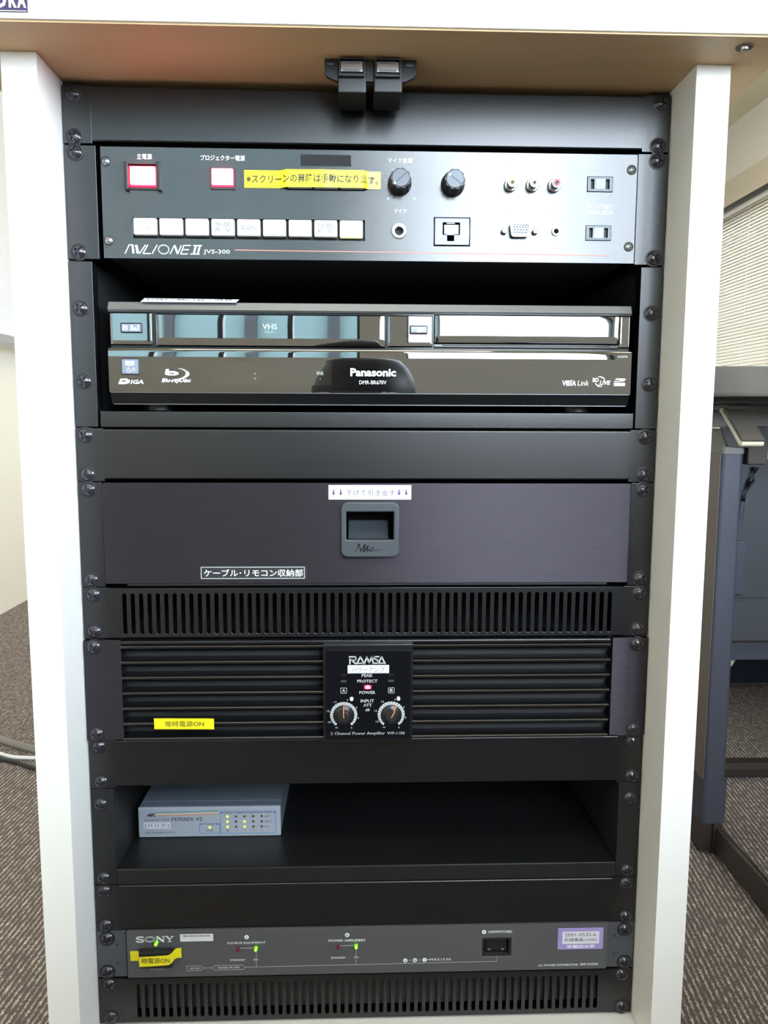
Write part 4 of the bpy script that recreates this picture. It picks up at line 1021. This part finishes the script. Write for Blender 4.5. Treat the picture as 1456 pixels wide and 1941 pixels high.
sk = G().box(170.9, 212.2, -4.4, -4.02, -734.6, -714.0, bev=.12).build('asset_sticker', 'purple', pd)
box('sticker_window', 'paper', sk, 175.0, 208.4, -4.55, -4.42, -729.2, -717.4)
text('2001-0535-k', 176.8, 206.0, -722.0, -718.6, -4.65, 'inkgrey', sk, bold=.01); text('機械備具(15/85)', 176.8, 206.6, -727.4, -723.4, -4.65, 'inkgrey', sk, bold=.012)
text('早稲田大学', 179.0, 204.6, -733.4, -730.2, -4.55, 'ink', sk, bold=.02)

# ================================================================== TABLE AT RIGHT
tb = thing('folding_table', 'grey wheeled folding table with beige lever standing right of the cabinet', 'table', 520, 430, Z(0))
def rrect(x0, x1, y0, y1, r, n=8):
    o = []
    for cx, cy, s0 in ((x1 - r, y0 + r, -90), (x1 - r, y1 - r, 0), (x0 + r, y1 - r, 90), (x0 + r, y0 + r, 180)):
        for k in range(n + 1): an = math.radians(s0 + 90 * k / n); o.append((cx + r * math.cos(an), cy + r * math.sin(an)))
    return o
pts = rrect(352, 1750, 250, 840, 95)
g = G(); n = len(pts); cxm, cym = 1050, 545
lay = [(-1.5, -196.6), (0, -198.4), (0, -226), (-4, -231.0)]
vs = []
for ins_, z in lay:
    for x, y in pts:
        d = Vector((cxm - x, cym - y)); d.normalize(); vs.append((x - ins_ * d.x, y - ins_ * d.y, z))
g.raw(vs, [(j * n + i, j * n + (i + 1) % n, (j + 1) * n + (i + 1) % n, (j + 1) * n + i) for j in range(3) for i in range(n)] + [tuple(range(n)), tuple(3 * n + k for k in range(n))])
g.build('tabletop', 'tgrey', tb)
box('under_frame', 'tdark', tb, 400, 1700, 300, 790, -238, -231.2)
box('cross_beam', 'tcap', tb, 440, 1660, 431, 540, -268.5, -238.2, bev=2)
def leg(xc):
    g = G(); g.extz(rrect(xc, xc + 31, 430, 560, 6, 4), Z(112), -306); g.build('post', 'tblue', tb)
    g = G(); g.extz(rrect(xc - 1, xc + 32, 429, 561, 6, 4), -305.8, -272); g.build('post_cap', 'tcap', tb)
    g = G(); g.box(xc - .9, xc - .1, 434, 556, Z(114.2), -306.2); g.build('lit_side', 'tlitside', tb)  # side face of the post, the light falling on it put into its colour
    g = G(); g.extz(rrect(xc - 3, xc + 34, 427, 563, 7, 4), Z(49), Z(114)); g.build('post_sleeve', 'tblue', tb)
    g = G(); g.box(xc - 2.8, xc - 1.8, 436, 554, Z(49), Z(113.8)); g.box(xc - 1.6, xc + 14, 427, 563, Z(5), Z(48.9), bev=2); g.build('post_base', 'tfoot', tb)
    g = G(); pr_ = [(120, Z(12)), (120, Z(28)), (135, Z(38)), (300, Z(43)), (424, Z(44)), (424, Z(4)), (150, Z(4))]
    g.extx(pr_, xc + 18, xc + 28); g.extx([(990 - y, z) for y, z in pr_], xc + 18, xc + 28); g.box(xc + 14.2, xc + 28, 424.5, 565.5, Z(4), Z(48.8))
    bmesh.ops.bevel(g.bm, geom=[e for e in g.bm.edges if e.calc_length() > .05], offset=.0025, segments=3, affect='EDGES', profile=.5)
    g.build('foot_bar', 'tfoot', tb)
    g = G()
    for yy in (150, 840): g.lathe(xc + 23, yy, Z(0), [(11, 0), (12, 1), (10, 4.2)], 18, 'z')
    g.build('foot_pad', 'plastic', tb)
leg(501); leg(1590)
g = G(); g.prism([(494, -268.7), (566, -268.7), (566, -280), (533, -297), (505, -295), (500, -284)], 424, 428.8); g.build('gusset', 'tdark', tb)
box('joint_housing', 'tgrey', tb, 542, 572, 440, 520, -322, -268.6, bev=4)
g = G()   # locking lever: slanting paddle with raised rim
a = Vector((458, 345, -248)); c_ = Vector((456, 288, -287)); wv_ = Vector((27, 0, 0)); tk = Vector((0, 5.5, -4.5))
q = [a, a + wv_, c_ + wv_ - Vector((0, 0, 0)), c_]
g.raw([tuple(v) for v in q] + [tuple(v - tk) for v in q], [(0, 1, 2, 3), (4, 7, 6, 5), (0, 4, 5, 1), (1, 5, 6, 2), (2, 6, 7, 3), (3, 7, 4, 0)])
lv = g.build('lever', 'leverdk', tb)
g = G(); g.tube([tuple(a), tuple(a.lerp(c_, .5)), tuple(c_)], 2.6, 10); g.tube([tuple(c_), tuple(c_ + wv_)], [3.6, 3.6], 12); g.tube([tuple(a + Vector((0, 2, 1))), tuple(a + Vector((6, 12, 3)))], 3.2, 10); g.build('lever_rim', 'lever', lv)
box('lever_bracket', 'leverdk', tb, 462, 490, 338, 430, -246, -238.3, bev=2)
g = G(); g.tube([(596, 520, -330), (590, 520, -352), (577, 520, -382), (575, 520, -424)], 4.5, 10); g.build('gas_strut', 'tblue', tb)
mp3 = G().box(548, 1580, 528, 536, -598, -318, bev=1.5).build('modesty_panel', 'tpanel', tb)
box('latch_plate', 'tblue', mp3, 574, 590, 520, 527.8, -528, -444, bev=1.5)
G().extx([(519, -600), (519, -538), (523, -534), (527.8, -534), (527.8, -600)], 556, 1580).build('panel_tray', 'tpanel', mp3)
box('lower_rail', 'tblue', tb, 536.5, 1590, 545, 575, -640, -612, bev=2)
g = G(); pts_ = [(598, 560, -640)] + [(598 - 22 * math.sin(a_ * .26), 560, -650 - 24 * (1 - math.cos(a_ * .26))) for a_ in range(1, 6)] + [(572, 560, -690)]
g.tube(pts_, 4.5, 10); g.build('hook', 'lever', tb)
# second folded table further back: only its foot bar and dark panel show
t2 = thing('folding_table', 'second folded table behind the grey one, seen as a low foot bar and dark panel', 'table', 900, 900, Z(0))
G().extx([(672, Z(4)), (672, Z(18)), (680, Z(26)), (702, Z(26)), (710, Z(18)), (710, Z(4))], 560, 1560).build('foot_bar', 'tfoot', t2)
box('panel', 'navyc', t2, 700, 1900, 1150, 1185, Z(10), Z(420), bev=2)
for x in (1480,): box('post', 'tblue', t2, x, x + 40, 672, 710, Z(26.2), Z(200), bev=3)
for x in (1480,): box('link', 'tblue', t2, x, x + 40, 710.2, 1149.8, Z(160), Z(200), bev=3)
for x in (600, 1530):
    g = G(); g.lathe(x, 691, Z(0), [(12, 0), (13, 1), (12, 4.2)], 16, 'z'); g.build('foot_pad', 'plastic', t2)
for x in (740, 1840): box('foot_pad', 'plastic', t2, x, x + 30, 1152, 1183, Z(0), Z(10.2))

# unseen block added outside the frame; it shades the carpet on the right
cu_ = thing('shade_cupboard', 'unseen grey block added by the window to shade the carpet on the right', 'shade_cupboard', 1300, -700, Z(0))
box('carcass', 'tgrey', cu_, 1100, 1500, -1500, 180, Z(60), Z(780), bev=2)
box('plinth', 'tdark', cu_, 1120, 1480, -1480, 160, Z(0), Z(60))
for k in range(2):
    dd = box('door', 'tblue', cu_, 1082, 1099.5, -1495 + k * 838, -662 + k * 838, Z(64), Z(770), bev=2)
    box('handle', 'alu', dd, 1070, 1081.8, -700 + k * 60, -688 + k * 60, Z(380), Z(500), bev=2)

box('tabletop', 'tgrey', t2, 560, 1700, 880, 1480, Z(672), Z(698), bev=6)  # unseen top, added with its columns to shade the carpet
box('column', 'tblue', t2, 1480, 1520, 1186, 1240, Z(10), Z(671.8), bev=3); box('column', 'tblue', t2, 760, 800, 1186, 1240, Z(10), Z(671.8), bev=3)
t3 = copy_tree(t2); t3.location.y += .86; t3['label'] = 'third table shape, added unseen behind the nearer two to shade the carpet'  # unseen copy, added for more shade on the carpet
# unseen block added behind the camera, shades carpet and lower rack
dk = thing('shade_desk', 'unseen grey block with a closed front, added behind the camera for shade', 'shade_desk', 700, -1000, Z(0))
box('desktop', 'tgrey', dk, 330, 1060, -1300, -800, Z(595), Z(620), bev=5)
box('front_panel', 'tpanel', dk, 350, 1040, -845, -830, Z(60), Z(594.8), bev=1)
for x in (350, 1012): box('leg', 'tfoot', dk, x, x + 28, -1280, -846, Z(0), Z(594.8), bev=2)

# ================================================================== CABLES AT LEFT
def smooth(pts, n=6):
    P = [Vector(p) for p in pts]; P = [P[0] * 2 - P[1]] + P + [P[-1] * 2 - P[-2]]; o = []
    for i in range(1, len(P) - 2):
        for k in range(n):
            t_ = k / n; a, b_, c2, d = P[i - 1:i + 3]
            o.append(tuple(.5 * ((2 * b_) + (-a + c2) * t_ + (2 * a - 5 * b_ + 4 * c2 - d) * t_ * t_ + (-a + 3 * b_ - 3 * c2 + d) * t_ ** 3)))
    o.append(tuple(P[-2])); return o
z3 = Z(3.6)
def cable(name, mk, pts, r, label):
    g = G(); g.tube(smooth(pts), r, 10); return tag(g.build(name, mk), label, 'cable')
cable('cable', 'cabw', [(-1060, 1040, z3 + .2), (-860, 920, z3 + .2), (-740, 835, z3 + .2), (-692, 805, z3 + .2), (-659, 788, z3 + .2), (-630, 784, z3 + .2), (-560, 775, z3 + .2), (-480, 720, z3 + .2)], 3.5, 'thin white cable curving along the carpet left of the cabinet')
cable('cable', 'cabg', [(-1060, 1095, Z(7.2)), (-860, 965, Z(7.2)), (-703, 856, Z(7.2)), (-659, 830, Z(7.2)), (-620, 812, Z(7.2)), (-560, 806, Z(7.2)), (-490, 776, Z(7.2))], 7.0, 'thick grey cable on the carpet just behind the thin white one')
cable('cable', 'cabd', [(-700, 788, Z(4.2)), (-668, 774, Z(4.2)), (-637, 760, Z(4.2)), (-600, 738, Z(4.2)), (-560, 720, Z(4.2)), (-500, 700, Z(4.2))], 4.0, 'black cable end on the carpet just in front of the white one')

# ================================================================== THE PHOTOGRAPHER (mirrored in the recorder's gloss front)
pr = thing('person', 'person in black kneeling with a compact camera, mirrored dark in the recorder front', 'person', -10, -1000, Z(0))
V_ = []; E_ = []; R_ = []
def jv(x, y, z, r, par=None, ry=None):
    V_.append((x, y, z)); R_.append((r, ry or r))
    if par is not None: E_.append((par, len(V_) - 1))
    return len(V_) - 1
pel = jv(-.01, -1.17, .235, .125, None, .11)
wst = jv(-.01, -1.15, .35, .12, pel, .10)
cst = jv(-.01, -1.08, .47, .14, wst, .105)
ush = jv(-.01, -1.00, .555, .105, cst, .08)
nk = jv(-.01, -.93, .585, .052, ush)
jaw = jv(-.01, -.875, .605, .060, nk)
skc = jv(-.01, -.865, .665, .082, jaw, .092)
crn = jv(-.01, -.872, .710, .066, skc, .075)
for sg in (-1, 1):
    X_ = lambda v: -.01 + sg * v
    sh_ = jv(X_(.15), -1.01, .525, .062, ush); el = jv(X_(.225), -.90, .365, .043, sh_); fa = jv(X_(.16), -.80, .50, .036, el)
    wr = jv(X_(.088), -.722, .615, .026, fa); pm = jv(X_(.074), -.703, .640, .024, wr, .017)
    for k in range(4):
        dz = .020 - k * .013; ln = (.9, 1., .95, .75)[k]
        b1 = jv(X_(.070), -.694, .642 + dz, .0088, pm); b2 = jv(X_(.064), -.679, .642 + dz * 1.1, .0080, b1); jv(X_(.064 - .024 * ln), -.6735, .642 + dz * 1.1, .0074, b2)
    t1_ = jv(X_(.060), -.718, .628, .010, pm); jv(X_(.038), -.715, .634, .0088, t1_)
    hp = jv(X_(.09), -1.15, .185, .098, pel); kn = jv(X_(.13), -.83, .085, .062, hp); sn = jv(X_(.125), -.98, .055, .048, kn)
    an = jv(X_(.10), -1.20, .050, .038, sn); jv(X_(.09), -1.33, .035, .030, an)
me = bpy.data.meshes.new('body'); off = Vector(pr['org'])
SH = .012
V_ = [(v[0] + (SH if v[1] < -.84 else 0), v[1], v[2]) for v in V_]
me.from_pydata([tuple(Vector(v) - off) for v in V_], E_, []); ob = bpy.data.objects.new('body', me); COL.objects.link(ob)
ob.modifiers.new('skin', 'SKIN'); sd = ob.modifiers.new('sub', 'SUBSURF'); sd.levels = 2; sd.render_levels = 2
if not me.skin_vertices:
    bpy.context.view_layer.objects.active = ob
for i, dd in enumerate(me.skin_vertices[0].data): dd.radius = R_[i]; dd.use_root = i == 0
dg = bpy.context.evaluated_depsgraph_get(); m2_ = bpy.data.meshes.new_from_object(ob.evaluated_get(dg)); bpy.data.objects.remove(ob)
for k in ('shirt', 'trousers', 'skin'): m2_.materials.append(M[k])
for p in m2_.polygons:
    c = p.center + off
    hand = c.y > -.735 and c.z > .55; head = c.y > -.955 and c.z > .575 and abs(c.x + .01) < .11
    p.material_index = 2 if hand or head else 1 if c.z < .28 else 0
m2_.name = 'body'; m2_.shade_smooth(); ob = bpy.data.objects.new('body', m2_); COL.objects.link(ob); ob.parent = pr; ob['org'] = list(off)
def ball(name, mk, x, y, z, rx, ry, rz, zmin=None, seg=32):
    bm = bmesh.new(); bmesh.ops.create_uvsphere(bm, u_segments=seg, v_segments=seg // 2, radius=1)
    if zmin is not None:
        bmesh.ops.delete(bm, geom=[v for v in bm.verts if v.co.z < zmin + .35 * max(0, v.co.y)], context='VERTS')
    for v in bm.verts: v.co = Vector((x + SH + v.co.x * rx, y + v.co.y * ry, z + v.co.z * rz))
    g = G(); g.add(bm); return g.build(name, mk, pr)
ball('hair', 'hair', -.01, -.876, .675, .100, .108, .098, -.55)
for sg in (-1, 1):
    ball('eye', 'ink', -.01 + sg * .032, -.785, .668, .012, .012, .011, seg=16); ball('ear', 'skin', -.01 + sg * .088, -.872, .655, .012, .022, .034, seg=16)
ball('nose', 'skin', -.01, -.777, .640, .013, .020, .022, seg=16); ball('mouth', 'redi', -.01, -.792, .606, .024, .008, .007, seg=16)
# compact camera held before the face
cc_ = thing('compact_camera', 'small black compact camera held in both hands in front of the face', 'camera', -10, -690, Z(615))
G().box(-52, 32, -700, -684, Z(614), Z(672), bev=4, seg=3).build('camera_body', 'plastic', cc_)
g = G(); g.lathe(-10, -684, Z(643), [(23, 0), (23, 5), (20, 6), (20, 11), (17, 12), (12, 10)], 36); g.build('lens_barrel', 'satin', cc_)
box('screen', 'gloss', cc_, -46, 20, -701.2, -700, Z(620), Z(666))
